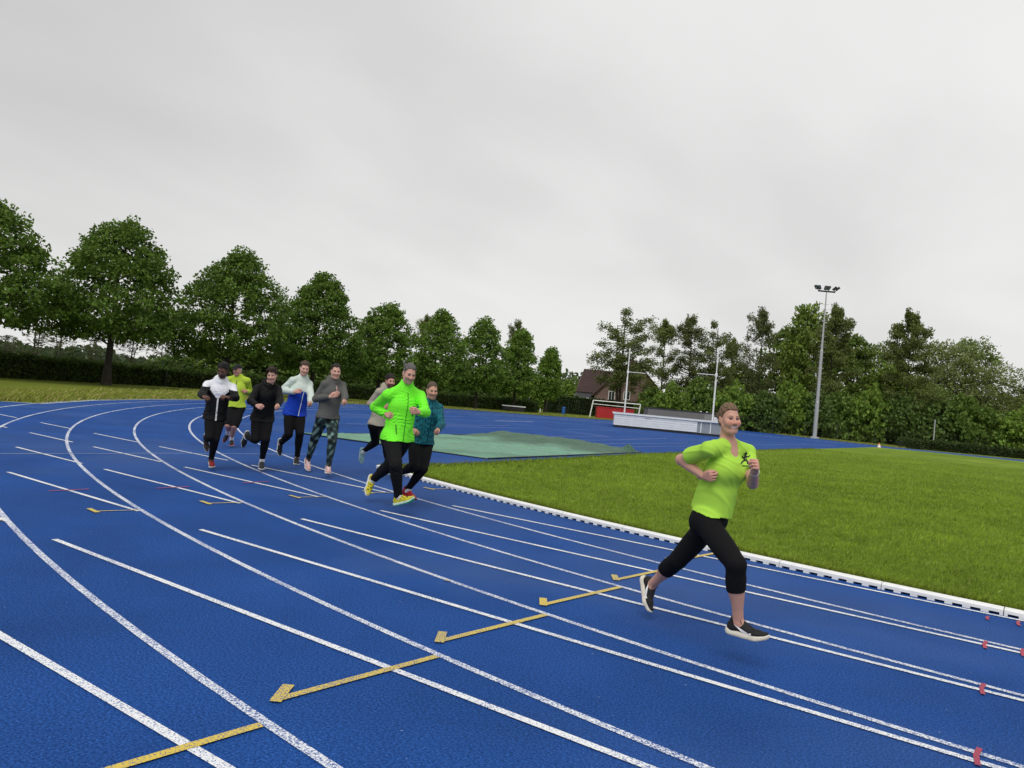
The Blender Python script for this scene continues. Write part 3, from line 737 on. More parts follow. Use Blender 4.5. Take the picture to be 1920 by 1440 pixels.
prof = [(0, 0), (W_, 0), (W_, 4.6), (6.9, 8.1), (4.6, 8.1), (0, he)]
V = [hw_(x, 0, z) for x, z in prof]+[hw_(x, 9, z) for x, z in prof]; n = len(prof)
hobj('gable_wall', V, [tuple(range(n-1, -1, -1)), tuple(range(n, 2*n))]+[(i, (i+1) % n, n+(i+1) % n, n+i) for i in range(n)], M['brick'], uv=True)
def slab(q, t=.18):
    q = [np.array(p) for p in q]; nn = np.cross(q[1]-q[0], q[3]-q[0]); nn = nn/np.linalg.norm(nn); nn = nn*(1 if nn[2] > 0 else -1)*t
    return q+[p+nn for p in q], [(3, 2, 1, 0), (4, 5, 6, 7), (0, 1, 5, 4), (1, 2, 6, 5), (2, 3, 7, 6), (3, 0, 4, 7)]
for q in ([hw_(-.35, -.35, he-.33), hw_(-.35, 9.3, he-.33), hw_(5.0, 9.3, 8.55), hw_(4.55, -.35, 8.12)], [hw_(W_+.35, -.35, 4.25), hw_(W_+.35, 9.3, 4.25), hw_(6.5, 9.3, 8.55), hw_(6.95, -.35, 8.12)],
          [hw_(4.5, -.4, 8.1), hw_(7.0, -.4, 8.1), hw_(5.9, 1.5, 9.3), hw_(5.6, 1.5, 9.3)]):
    hobj('roof', *slab(q), M['tile'])
# wing to the left with its own ridge parallel to the picture
V, Fs = slab([hw_(-2.75, 2.2, 3.35), hw_(.2, 2.2, 3.35), hw_(6.0, 6.0, 7.3), hw_(-1.45, 6.0, 7.3)]); hobj('roof', V, Fs, M['tile'])
mb = MB(); Vw = [hw_(x, y, z) for z in (0, 3.3) for (x, y) in ((-2.6, 2.6), (0.0, 2.6), (0.0, 9), (-2.6, 9))]
hobj('wing_wall', Vw, [(3, 2, 1, 0), (4, 5, 6, 7), (0, 1, 5, 4), (1, 2, 6, 5), (2, 3, 7, 6), (3, 0, 4, 7)], M['brick'], uv=True)
Vg = [hw_(-2.6, 2.6, 3.3), hw_(-2.6, 9.4, 3.3), hw_(-1.5, 6.0, 7.2)]; hobj('wing_gable', Vg, [(0, 1, 2)], M['brick'], uv=True)
V, Fs = slab([hw_(-3.4, -.2, 2.55), hw_(.35, -.2, 2.45), hw_(.2, 2.25, 3.3), hw_(-2.7, 2.25, 3.3)], .1); pr = hobj('porch_roof', V, Fs, M['dark_metal'])
V, Fs = slab([hw_(-3.4, -.28, 2.40), hw_(.35, -.28, 2.30), hw_(.35, -.22, 2.56), hw_(-3.4, -.22, 2.66)], .03); hobj('fascia', V, Fs, M['fascia'])
for x in (-3.2, -1.9, -.8, .1):
    q = hw_(x, -.1, 0); mbp = MB().tube([q, q+np.array([0, 0, 2.4])], [.07, .07], 6); hobj('porch_post', mbp.v, mbp.f, M['fascia'])
for (x, z, w, h) in ((2.7, 3.2, .95, 1.5), (5.1, 3.5, .95, 1.3), (1.55, 1.7, .9, 1.0), (2.75, 1.7, .9, 1.0)):
    mbw = MB()
    for (cx0, cz0, sx, sz_) in ((x, z-h/2, w+.16, .1), (x, z+h/2, w+.16, .1), (x-w/2, z, .1, h), (x+w/2, z, .1, h), (x, z, .06, h)):
        P8 = [hw_(cx0+i*sx/2, j, cz0+k*sz_/2) for k in (-1, 1) for (i, j) in ((-1, -.08), (1, -.08), (1, -.01), (-1, -.01))]
        mbw.add(P8, [(3, 2, 1, 0), (4, 5, 6, 7), (0, 1, 5, 4), (1, 2, 6, 5), (2, 3, 7, 6), (3, 0, 4, 7)])
    wo_ = hobj('window', mbw.v, mbw.f, M['frame'])
    hobj('pane', [hw_(x-w/2, -.03, z-h/2), hw_(x+w/2, -.03, z-h/2), hw_(x+w/2, -.03, z+h/2), hw_(x-w/2, -.03, z+h/2)], [(0, 1, 2, 3)], M['glass'], wo_)

# ------------------------------------------------------------------ floodlight mast
fp = gnd(1527, 822); fd = (fp-CAMPOS) @ CF; mast = empty('floodlight_mast', fp); tag(mast, 'tall grey floodlight mast with a crossbar of lamps beside the far straight', 'floodlight')
Hm = 17.1; fx_ = ex
MB().tube([fp, fp+np.array([0, 0, 4.2]), fp+np.array([0, 0, 4.3]), fp+np.array([0, 0, 10.2]), fp+np.array([0, 0, 10.3]), fp+np.array([0, 0, Hm])], [.235, .225, .19, .165, .12, .06], 14).build('pole', M['grey_metal'], mast, smooth=False)
for z in np.arange(3.2, Hm-1.4, .62): MB().tube([fp+fx_*-.42+np.array([0, 0, z]), fp+fx_*.42+np.array([0, 0, z])], [.018, .018], 4).build('rung', M['grey_metal'], mast)
MB().box(fp+np.array([0, 0, .1]), (.9, .9, .2), .3).build('foot_plate', M['grey_metal'], mast)
MB().tube([fp+fx_*-.98+np.array([0, 0, Hm]), fp+fx_*.98+np.array([0, 0, Hm])], [.10, .10], 6).build('crossbar', M['dark_metal'], mast)
for s_, yaw_ in ((-1.22, .9), (-.86, .7), (-.12, .1), (.22, -.1), (.92, -.7), (1.26, -.9)):
    c = fp+fx_*s_+np.array([0, 0, Hm+.42]); mbl = MB()
    tilt = R(38); f2 = -ey*math.cos(yaw_)+ex*(-math.sin(yaw_)); rt = np.cross(f2, [0, 0, 1.0]); up = np.array([0, 0, 1.0])
    fz = f2*math.sin(tilt)+(-up)*math.cos(tilt); uz = np.cross(rt, fz)
    P8 = [c+rt*(i*.16)+uz*(j*.26)+fz*k for k in (-.08, .10) for (i, j) in ((-1, -1), (1, -1), (1, 1), (-1, 1))]
    mbl.add(P8, [(3, 2, 1, 0), (4, 5, 6, 7), (0, 1, 5, 4), (1, 2, 6, 5), (2, 3, 7, 6), (3, 0, 4, 7)])
    mbl.tube([fp+fx_*np.clip(s_, -.95, .95)+np.array([0, 0, Hm]), c], [.035, .035], 5)
    lo = mbl.build('lamp', M['dark_metal'], mast)
    q = [c+rt*(i*.14)+uz*(j*.23)+fz*.103 for (i, j) in ((-1, -1), (1, -1), (1, 1), (-1, 1))]
    mesh_obj('lamp_glass', np.array(q)-np.array(mast.location), [(0, 1, 2, 3)], M['grey_metal'], lo)

# ------------------------------------------------------------------ things on the apron
def box_axes(o_, a_, b_):          # box helper: origin corner, two ground vectors, height range
    def f(u0, u1, v0, v1, z0, z1):
        P = [o_+a_*u+b_*v+np.array([0, 0, z]) for z in (z0, z1) for (u, v) in ((u0, v0), (u1, v0), (u1, v1), (u0, v1))]
        return P, [(3, 2, 1, 0), (4, 5, 6, 7), (0, 1, 5, 4), (1, 2, 6, 5), (2, 3, 7, 6), (3, 0, 4, 7)]
    return f
cL, cR = gnd(1150, 800.5), gnd(1352, 819.5); av = cR-cL; Lc = np.linalg.norm(av); av /= Lc; bv = np.array([-av[1], av[0], 0])
if bv @ CF < 0: bv = -bv
M['alu'] = plain('ribbed_aluminium', (.74, .76, .77), .45, .0, var=.06, scale=3); M['alu_grey'] = plain('grey_aluminium', (.30, .33, .36), .4, .3, var=.08, scale=3)
cov = empty('mat_cover', cL); tag(cov, 'long silver ribbed cover over a landing mat behind the green tarpaulin', 'mat cover')
bx = box_axes(cL, av, bv); Hc = 1.13; split = Lc*.775
mb = MB(); mb.add(*bx(.03, split, .05, 5.0, .17, Hc-.06))
for k in range(5):
    z0 = .19+k*.165; mb.add(*bx(.0, split-.003, -.012-.004*(k % 2), .06, z0, z0+.145))
mb.build('front_shell', M['alu'], cov)
mb = MB(); mb.add(*bx(split+.003, Lc, .08, 5.02, .16, Hc-.08))
mb.build('sliding_shell', M['alu_grey'], cov)
mb = MB()
for u in (split+.25, split+.95, Lc-.1): mb.add(*bx(u, u+.07, .02, .085, .17, Hc-.1))
mb.add(*bx(split+.01, Lc, .02, .09, Hc-.14, Hc-.08)); mb.build('shell_frame', M['white_metal'], cov)
mb = MB(); mb.add(*bx(-.12, Lc+.02, -.06, 5.08, Hc-.05, Hc)); mb.add(*bx(-.12, Lc, -.10, -.04, Hc-.10, Hc+.01)); mb.build('lid', M['alu'], cov)
mb = MB()
for k in range(14): mb.add(*bx(.1+k*Lc/14, .1+k*Lc/14+Lc/14-.12, -.045, 5.0, Hc+.001, Hc+.02))
mb.build('lid_ribs', M['alu_grey'], cov)
mb = MB(); mb.add(*bx(.1, Lc, .04, 4.9, .0, .16)); mb.build('skid', M['black'], cov)
mb = MB(); mb.add(*bx(split*.37, split*.45, -.03, -.018, Hc-.28, Hc-.25)); mb.build('handle', M['dark_metal'], cov)
# vault uprights
def upright(px, py, dep, topy, armz_px, arm_dir, arm_len, label):
    p = base(px, dep); mpp = dep/FPX; g_y = horizon(px)+CAMH/mpp; h = (g_y-topy)*mpp; r0 = empty('vault_upright', p); tag(r0, label, 'vault upright', 'vault uprights beside the mat cover')
    MB().tube([p+np.array([0, 0, .08]), p+np.array([0, 0, h*.62]), p+np.array([0, 0, h*.625]), p+np.array([0, 0, h])], [.065, .065, .045, .045], 10).build('post', M['white_metal'], r0)
    za = (g_y-armz_px)*mpp; q = p+np.array([0, 0, za])
    MB().tube([q-av*arm_dir*.1, q+av*arm_dir*arm_len], [.026, .022], 8).build('bar_arm', M['white_metal'], r0)
    MB().box(q, (.16, .14, .26), math.atan2(av[1], av[0])).build('slider', M['white_metal'], r0)
    mbf = MB(); mbf.add(*box_axes(p, av, bv)(-.75, .55, -.5, -.36, .0, .05)); mbf.add(*box_axes(p, av, bv)(-.14, .14, -.36, .6, .0, .05)); mbf.build('foot', M['white_metal'], r0)
    mbs = MB()
    for s_ in (-.5, -.2): mbs.tube([p+av*s_-bv*.43+np.array([0, 0, .05]), p+av*(s_+.24)-bv*.30+np.array([0, 0, .52]), p+av*(s_+.34)-bv*.2+np.array([0, 0, .5])], [.03, .03, .03], 6)
    mbs.build('brace', M['white_metal'], r0)
upright(1336.5, 818, 56.6, 652, 703, -1, 1.45, 'white vault upright standing in front of the right end of the silver cover')
upright(1171.5, 776, 63.5, 652, 697, 1, 1.5, 'white vault upright rising behind the left end of the silver cover')
# white goal frame with a red box behind
gl = base(1107.5, 93); gr = base(1197, 92); gt = empty('goal_frame', gl); tag(gt, 'white tubular goal frame with a double crossbar in front of the house', 'goal')
tl, tr_ = at(1112.5, 750.5, 93), at(1201, 758.5, 92); ll, lr = at(1112, 757, 93), at(1199.5, 766, 92)
for a_, b_ in ((gl, tl), (gr, tr_)): MB().tube([a_, b_], [.08, .075], 8).build('post', M['white_metal'], gt)
MB().tube([tl, tr_], [.06, .06], 8).build('crossbar', M['white_metal'], gt); MB().tube([ll, lr], [.042, .042], 8).build('lower_rail', M['white_metal'], gt)
M['red_box'] = plain('red_painted_steel', (.42, .012, .014), .5, var=.12, scale=2); M['cont'] = plain('grey_cladding', (.155, .145, .135), .6, var=.06, scale=1); M['cont2'] = plain('light_grey_cladding', (.23, .22, .205), .6, var=.06, scale=1)
def long_box(name, pxa, pxb, dep, z0, z1, depth_m, label, cat, mat):
    a_, b_ = base(pxa, dep), base(pxb, dep); v = b_-a_; L_ = np.linalg.norm(v); v /= L_; w = np.array([-v[1], v[0], 0]); w = w if w @ CF > 0 else -w
    r0 = empty(name, a_); tag(r0, label, cat); return r0, box_axes(a_, v, w), L_
rb, bx2, L2 = long_box('storage_chest', 1120.5, 1189, 87, 0, 1.5, 1.6, 'bright red storage chest standing inside the white goal frame', 'chest', None)
mb = MB(); mb.add(*bx2(0, L2, 0, 1.6, .08, 1.33)); mb.build('chest_body', M['red_box'], rb)
mb = MB(); mb.add(*bx2(-.04, L2+.04, -.05, 1.65, 1.333, 1.42)); mb.build('lid', M['red_box'], rb)
def one(f_, a_, nm_, mt_, pr_):
    q_ = MB(); q_.add(*f_(*a_)); return q_.build(nm_, mt_, pr_)
for t in (.0, .28, .62, .97): one(bx2, (L2*t, L2*t+.08, -.03, -.002, .1, 1.32), 'rib', M['red_box'], rb)
for z in (1.05, .85): one(bx2, (L2*.72, L2*.92, -.012, -.002, z, z+.05), 'hinge', M['red_box'], rb)
for t in (.2, L2-.5): one(bx2, (t, t+.3, .1, 1.4, 0, .078), 'foot', M['black'], rb)
gc, bx3, L3 = long_box('storage_container', 1215, 1341, 76, 0, 2, 2.4, 'flat grey storage container with a dark roof edge behind the silver cover', 'container', None)
mb = MB(); mb.add(*bx3(0, L3*.84, 0, 2.4, 0, 1.72)); mb.build('side_wall', M['cont'], gc)
mb = MB(); mb.add(*bx3(L3*.84+.004, L3, .003, 2.4, 0, 1.72)); mb.build('door_panel', M['cont2'], gc)
mb = MB(); mb.add(*bx3(-.05, L3+.05, -.05, 2.45, 1.723, 1.82)); mb.build('roof', M['dark_metal'], gc)
for t in (.79, .88): MB().lathe(bx3(L3*t, L3*t, .2, .2, 1.82, 1.82)[0][0], [(.09, 0), (.12, .03), (.06, .09)], 8).build('vent_cap', M['white_metal'], gc)
wb, bx4, L4 = long_box('notice_board', 1339, 1356, 72, 0, 1, .1, 'plain white board standing behind the head of the woman in the lime shirt', 'board', None)
mb = MB(); mb.add(*bx4(0, L4, 0, .08, .55, 1.42)); mb.build('panel', M['white_metal'], wb)
for t in (.06, L4-.12):
    mb = MB(); mb.add(*bx4(t, t+.06, .082, .14, 0, 1.3)); mb.build('leg', M['grey_metal'], wb)
# bench, bin, posts, cone
bn, bx5, L5 = long_box('long_bench', 943, 987, 82, 0, 1, .5, 'long low bench with a pale top in front of the hedge, behind a linden trunk', 'bench', None)
mb = MB(); mb.add(*bx5(0, L5, 0, .55, .56, .66)); mb.build('seat', M['alu'], bn)
mb = MB(); mb.add(*bx5(.1, L5-.1, .06, .5, .16, .555)); mb.build('dark_cover', M['black'], bn)
for t in (.15, L5*.5, L5-.25):
    mb = MB(); mb.add(*bx5(t, t+.1, .1, .45, 0, .158)); mb.build('leg', M['dark_metal'], bn)
M['blue_bin'] = plain('blue_plastic', (.015, .10, .36), .45)
p = base(1058, 93); r0 = empty('litter_bin', p); tag(r0, 'blue litter bin on the verge in front of the tall dark hedge', 'bin')
MB().lathe(p, [(.20, .05), (.23, .8)], 14).build('bin_body', M['blue_bin'], r0); MB().lathe(p, [(.25, .803), (.25, .88), (.12, .95)], 14).build('lid', M['blue_bin'], r0)
MB().tube([p+np.array([.22, .1, 0]), p+np.array([.22, .1, 1.0])], [.03, .03], 6).build('post', M['dark_metal'], r0)
p = base(1014.5, 94); o = MB().lathe(p, [(.07, 0), (.07, .44), (.03, .48)], 10).build('marker_post', M['white_metal'], loc=p); tag(o, 'short white marker post at the end of the long hedge', 'post')
p = base(992, 90); r0 = empty('sign_pole', p); tag(r0, 'thin pale pole rising in front of the end of the long hedge', 'pole')
MB().tube([p, p+np.array([0, 0, 2.25])], [.045, .045], 8).build('pole', M['grey_metal'], r0); MB().lathe(p+np.array([0, 0, 2.25]), [(.06, 0), (.06, .04), (.02, .07)], 8).build('cap', M['grey_metal'], r0)
M['orange'] = plain('orange_plastic', (.65, .13, .02), .5)
p = gnd(1648, 839.5); r0 = empty('traffic_cone', p); tag(r0, 'small orange and white traffic cone at the far corner of the lawn', 'cone')
MB().box(p+np.array([0, 0, .02]), (.34, .34, .04), .4).build('cone_base', M['orange'], r0)
MB().lathe(p, [(.15, .04), (.11, .17)], 14).build('lower_band', M['white_metal'], r0); MB().lathe(p, [(.108, .172), (.075, .30)], 14).build('white_band', M['white_metal'], r0)
MB().lathe(p, [(.073, .302), (.03, .46), (.02, .47)], 14).build('cone_tip', M['orange'], r0)
M['stone'] = plain('pale_stone', (.42, .41, .38), .9, bmp=.6, bscale=8)
p = base(1457, 96); Vs, Fs_ = [], []
mb = MB(); mb.lathe(p, [(.9, 0), (.95, .35), (.75, .75), (.35, .95), (.05, 1.0)], 12); o = mb.build('boulder', M['stone'], loc=p, smooth=True)
for v in o.data.vertices: v.co.x *= 1.1+.15*math.sin(v.co.z*9); v.co.y *= .8
tag(o, 'pale rounded boulder half hidden in the wood left of the floodlight mast', 'boulder')

# ------------------------------------------------------------------ green tarpaulin
def tarp_mat():
    m, nt, b = new_mat('green_tarpaulin')
    a = nd(nt, 'ShaderNodeAttribute', attribute_name='Col')
    c = mixc(nt, 1.0, a.outputs['Color'], rampn(nt, noise(nt, 1.6, 6, .65, dist=.8, stretch=(1, 2.6, 1)), [(.3, .72), (.7, 1.2)]), 'MULTIPLY')
    st = rampn(nt, noise(nt, .9, 4, .6), [(.62, 0.0), (.72, .5)]); c = mixc(nt, st, c, (.27, .26, .19))
    nt.links.new(c, b.inputs['Base Color']); b.inputs['Roughness'].default_value = .5
    bump(nt, b, noise(nt, 3.2, 5, .6, dist=.6, stretch=(1, 2.2, 1)), .9, .09); return m
M['tarp'] = tarp_mat()
A, B_, C_, D_ = [gnd(*q) for q in ((915, 861.5), (1203, 848.5), (932, 817), (560, 813))]
nu, nv = 90, 60; rng = np.random.default_rng(3)
uu, vv = np.meshgrid(np.linspace(0, 1, nu), np.linspace(0, 1, nv), indexing='ij')     # u: A->B, v: A->D
P = (A[None, None]*((1-uu)*(1-vv))[..., None]+B_[None, None]*(uu*(1-vv))[..., None]+C_[None, None]*(uu*vv)[..., None]+D_[None, None]*((1-uu)*vv)[..., None])
edgeD = np.minimum(np.minimum(uu, 1-uu), np.minimum(vv, 1-vv))
z = .02+.03*np.clip(edgeD/.06, 0, 1)+.20*np.exp(-((uu-.90)/.10)**2)*np.clip(vv*3, 0.25, 1)*np.clip((1-vv)*8, 0, 1)
z += .012*np.sin(uu*38+4*np.sin(vv*9))*np.clip(edgeD/.05, 0, 1)+.012*np.sin(vv*47+3*np.sin(uu*11))+.006*rng.normal(size=uu.shape)
z += .22*np.exp(-((uu-.93)/.025)**2-((vv-.035)/.03)**2)
z = np.where(edgeD < .004, .02, z); P[..., 2] = z
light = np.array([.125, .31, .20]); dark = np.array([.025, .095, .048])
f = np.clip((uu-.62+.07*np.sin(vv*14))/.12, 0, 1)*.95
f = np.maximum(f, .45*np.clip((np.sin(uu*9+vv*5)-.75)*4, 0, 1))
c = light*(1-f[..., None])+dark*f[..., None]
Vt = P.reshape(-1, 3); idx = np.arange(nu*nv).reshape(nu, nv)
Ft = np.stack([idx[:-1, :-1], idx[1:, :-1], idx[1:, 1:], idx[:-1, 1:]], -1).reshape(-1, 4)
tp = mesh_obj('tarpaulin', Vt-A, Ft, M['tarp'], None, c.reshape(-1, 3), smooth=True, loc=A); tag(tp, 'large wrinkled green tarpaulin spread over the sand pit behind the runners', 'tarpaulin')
mb = MB(); loop = [A, B_, C_, D_, A]
for i in range(4): mb.tube([loop[i]+np.array([0, 0, .03]), loop[i+1]+np.array([0, 0, .015])], [.014, .014], 6)
mb.build('hem_rope', M['dark_metal'], tp)

# a fallen leaf on the track
p = gnd(838, 1090); o = mesh_obj('fallen_leaf', [(-.04, 0, .004), (-.01, .018, .012), (.04, .004, .008), (0, -.016, .010)], [(0, 3, 2, 1)], plain('pale_dry_leaf', (.42, .38, .27), .8), loc=p); tag(o, 'pale dry leaf lying on the blue track beside a white lane line', 'leaf')

# ------------------------------------------------------------------ people: signed-distance bodies meshed with surface nets
def nrm(v): v = np.asarray(v, float); return v/(np.linalg.norm(v)+1e-12)
class Limb:                        # tapered tube along a-b with a radius profile, optionally flattened along an axis
    def __init__(s, a, b, rad, k=.03, ax=None, fl=1.0, cut=False, cn=None):
        s.cut = cut; s.cn = None if cn is None else nrm(cn).astype(np.float32)
        s.a = np.asarray(a, np.float32); s.b = np.asarray(b, np.float32); s.r = np.asarray(rad if hasattr(rad, '__len__') else [rad, rad], np.float32)
        s.k = k; s.ax = None if ax is None else nrm(ax).astype(np.float32); s.fl = fl; s.rm = float(s.r.max())
    def dist(s, P):
        p = P-s.a; ab = s.b-s.a
        if s.ax is not None:
            q = 1/s.fl-1; p = p+np.outer(p@s.ax, s.ax)*q; ab = ab+s.ax*float(ab@s.ax)*q
        t = np.clip(p@ab/(float(ab@ab)+1e-9), 0, 1)
        r_ = np.interp(t, np.linspace(0, 1, len(s.r)), s.r).astype(np.float32) if len(s.r) > 2 else s.r[0]+(s.r[1]-s.r[0])*t
        d = np.linalg.norm(p-t[:, None]*ab, axis=1)-r_
        if s.cut:
            w = s.b-s.a; w = w/np.linalg.norm(w) if s.cn is None else s.cn; d = np.maximum(d, (P-s.b)@w)
        return d
def clipped(p, o, n): p.clip = (np.asarray(o, np.float32), nrm(n).astype(np.float32)); return p
class Ell:
    def __init__(s, c, rad, axes=None, k=.02):
        s.c = np.asarray(c, np.float32); s.rad = np.asarray(rad, np.float32); s.A = (np.eye(3) if axes is None else np.asarray(axes)).astype(np.float32)
        s.k = k; s.a = s.b = s.c; s.rm = float(s.rad.max())
    def dist(s, P):
        q = (P-s.c)@s.A.T; k0 = np.linalg.norm(q/s.rad, axis=1); k1 = np.linalg.norm(q/s.rad**2, axis=1)
        return k0*(k0-1)/(k1+1e-9)
def smin(a, b, k):
    h = np.maximum(k-np.abs(a-b), 0)/k; return np.minimum(a, b)-h*h*k*.25
def smax(a, b, k): return -smin(-a, -b, k)
def pd(p, P):
    d = p.dist(P); c_ = getattr(p, 'clip', None)
    return d if c_ is None else np.maximum(d, (P-c_[0])@c_[1])
def field(prims, P, subs=(), off=0.0, disp=None, clips=()):
    d = np.full(len(P), 9.0, np.float32)
    for p in prims: d = smin(d, pd(p, P), p.k)
    for p in subs: d = smax(d, -p.dist(P), p.k)
    d = d-off
    if disp is not None: d = d-disp(P)
    for o_, n_ in clips: d = np.maximum(d, (P-np.asarray(o_, np.float32))@np.asarray(n_, np.float32))
    return d
def mesh_sdf(prims, vox, subs=(), off=0.0, disp=None, clips=(), dmax=.01, extra=None):
    lo = np.min([np.minimum(p.a, p.b)-p.rm for p in prims], 0)-off-dmax-3*vox
    hi = np.max([np.maximum(p.a, p.b)+p.rm for p in prims], 0)+off+dmax+3*vox
    for o_, n_ in clips:           # axis-aligned tightening is not worth it
        pass
    B = 8; nb = np.ceil((hi-lo)/(vox*B)).astype(int); sz = nb*B+1
    ci = np.stack(np.meshgrid(*[np.arange(n) for n in nb], indexing='ij'), -1).reshape(-1, 3)
    cc = (lo+(ci+.5)*B*vox).astype(np.float32); hd_ = B*vox*.87
    bd = [np.linalg.norm(cc-(p.a+np.clip((cc-p.a)@(p.b-p.a)/(float((p.b-p.a)@(p.b-p.a))+1e-9), 0, 1)[:, None]*(p.b-p.a)), axis=1)-p.rm for p in prims]
    near = np.min(bd, 0) < hd_+off+dmax+.03
    ci = ci[near]; cc = cc[near]; bd = [b[near] for b in bd]
    ctr = field(prims, cc, subs, off, disp, clips)
    if extra is not None: ctr = extra(cc, ctr)
    D = np.full(sz, 1.0, np.float32)
    deep = ctr < -(hd_*2.2+dmax)
    for i in np.where(deep)[0]:
        a, b, c = ci[i]*B; D[a:a+B+1, b:b+B+1, c:c+B+1] = -1
    keep = np.abs(ctr) <= hd_*2.2+dmax
    ci, cc = ci[keep], cc[keep]; bd = [b[keep] for b in bd]
    g = np.stack(np.meshgrid(*[np.arange(B+1)]*3, indexing='ij'), -1).reshape(-1, 3)
    n = len(ci)
    Pf = (lo+((ci*B)[:, None, :]+g[None])*vox).astype(np.float32)
    d = np.full((n, len(g)), 9.0, np.float32)
    for p, b in zip(prims, bd):
        m = b < hd_+p.k+off+dmax+.01
        if not m.any(): continue
        q = pd(p, Pf[m].reshape(-1, 3)).reshape(-1, len(g)); d[m] = smin(d[m], q, p.k)
    Pl = Pf.reshape(-1, 3); d = d.reshape(-1)
    for p in subs: d = smax(d, -p.dist(Pl), p.k)
    d = d-off
    if disp is not None: d = d-disp(Pl)
    for o_, n_ in clips: d = np.maximum(d, (Pl-np.asarray(o_, np.float32))@np.asarray(n_, np.float32))
    if extra is not None: d = extra(Pl, d)
    d = d.reshape(n, B+1, B+1, B+1)
    for i in range(n):
        a, b, c = ci[i]*B; D[a:a+B+1, b:b+B+1, c:c+B+1] = d[i]
    S = D < 0
    cnt = np.zeros(np.array(sz)-1, np.int8)
    for i in (0, 1):
        for j in (0, 1):
            for k in (0, 1): cnt += S[i:sz[0]-1+i, j:sz[1]-1+j, k:sz[2]-1+k]
    act = np.argwhere((cnt > 0) & (cnt < 8))
    if not len(act): return np.zeros((0, 3)), np.zeros((0, 4), int)
    cor = np.array([(i, j, k) for i in (0, 1) for j in (0, 1) for k in (0, 1)])
    vals = np.stack([D[tuple((act+c).T)] for c in cor], 1)
    acc = np.zeros((len(act), 3)); num = np.zeros(len(act))
    for i in range(8):
        for j in range(i+1, 8):
            if np.abs(cor[i]-cor[j]).sum() != 1: continue
            a, b = vals[:, i], vals[:, j]; m = (a < 0) != (b < 0)
            t = np.where(m, a/(a-b+1e-12), 0); acc += np.where(m[:, None], cor[i]+t[:, None]*(cor[j]-cor[i]), 0); num += m
    V = lo+(act+acc/num[:, None])*vox
    idx = np.full(np.array(sz)-1, -1, np.int32); idx[tuple(act.T)] = np.arange(len(act))
    quads = []
    for ax in range(3):
        sl0 = [slice(None)]*3; sl1 = [slice(None)]*3; sl0[ax] = slice(0, -1); sl1[ax] = slice(1, None)
        s0, s1 = S[tuple(sl0)], S[tuple(sl1)]
        e = np.argwhere(s0 != s1); u, v = (ax+1) % 3, (ax+2) % 3
        e = e[(e[:, u] > 0) & (e[:, v] > 0) & (e[:, u] < sz[u]-1) & (e[:, v] < sz[v]-1)]
        flip = s0[tuple(e.T)]
        du = np.zeros(3, int); du[u] = 1; dv = np.zeros(3, int); dv[v] = 1
        q = np.stack([idx[tuple((e-du-dv).T)], idx[tuple((e-dv).T)], idx[tuple(e.T)], idx[tuple((e-du).T)]], 1)
        q = np.where(flip[:, None], q, q[:, ::-1]); quads.append(q)
    Q = np.concatenate(quads); Q = Q[(Q >= 0).all(1)]
    return V, Q
def join(parts):
    Vs, Qs, Cs, b = [], [], [], 0
    for V, Q, C in parts:
        Vs.append(V); Qs.append(Q+b); Cs.append(np.broadcast_to(C, V.shape)); b += len(V)
    return np.concatenate(Vs), np.concatenate(Qs), np.concatenate(Cs)
def wrinkles(seed, amp, fr=16.0, along=None):
    rg = np.random.default_rng(seed); dirs = [nrm(rg.normal(size=3)) for _ in range(8)]; ph = rg.uniform(0, 6.28, 8)
    if along is not None: dirs = [nrm(d-np.asarray(along)*(d@along)*.45) for d in dirs]
    def f(P):
        w = [np.sin(P@dirs[i]*fr*.55+ph[i]) for i in range(3)]
        r = 0
        for i, (m, a) in enumerate(((1.0, .5), (1.7, .32), (2.6, .2))):
            s = np.sin(P@dirs[3+i]*fr*m+ph[3+i]+2.1*w[i]+1.2*w[(i+1) % 3]); r = r+a*(1-2*np.abs(s)**.8)
        mod = .55+.45*np.sin(P@dirs[6]*fr*.4+ph[6])
        return (amp*r*mod).astype(np.float32)
    return f

M['skin'] = attr_mat('skin', .5, spec=.35, bmp=.15, bscale=120)
M['cloth'] = attr_mat('sports_cloth', .85, spec=.12, bmp=.25, bscale=260)
M['nylon'] = attr_mat('nylon_shell', .65, spec=.16, bmp=.2, bscale=60)
M['hair'] = attr_mat('hair', .6, spec=.3, bmp=.9, bscale=150, var=.35, vscale=70)
M['rubber'] = attr_mat('shoe_material', .65, spec=.3, bmp=.3, bscale=220)
M['eye'] = attr_mat('eye', .2, spec=.5)

def folds(a, b, seed, amp, P0, up, lim):
    a = nrm(a); b = nrm(b)
    def f(P):
        w = (P-P0)@up; x = P@a; y = P@b
        q = 46*x+2.2*np.sin(y*7+seed)+.9*np.sin(y*19+1.3*seed); q2 = 61*(x*.8+y*.45)+1.7*np.sin(y*11+2)
        r = np.maximum(np.cos(q), 0)**3*1.0+.55*np.maximum(np.cos(q2), 0)**4-.35
        m = np.clip((lim-w)/.08, 0, 1)*(.35+.65*np.sin(y*6+seed)**2)
        # short pulls from the armpits and shoulders
        z = P@up; q3 = 70*(z-.55*np.abs(x))+1.4*np.sin(x*26+seed); r3 = np.maximum(np.cos(q3), 0)**3-.3
        m3 = np.clip((w-lim+.06)/.08, 0, 1)*.42
        return (amp*(r*m+r3*m3)).astype(np.float32)
    return f
def solve(J, px, py, L, sgn):      # point on the sight line of a pixel at bone length L from joint J
    if abs(sgn) != 1: return at(px, py, (J-CAMPOS)@CF+sgn*L)
    d = ray(px, py); o_ = CAMPOS-J; A = d@d; B = 2*d@o_; C = o_@o_-L*L; q = B*B-4*A*C
    if q <= 0: return CAMPOS+(-B/(2*A))*d
    q = math.sqrt(q); return CAMPOS+((-B+sgn*q)/(2*A))*d
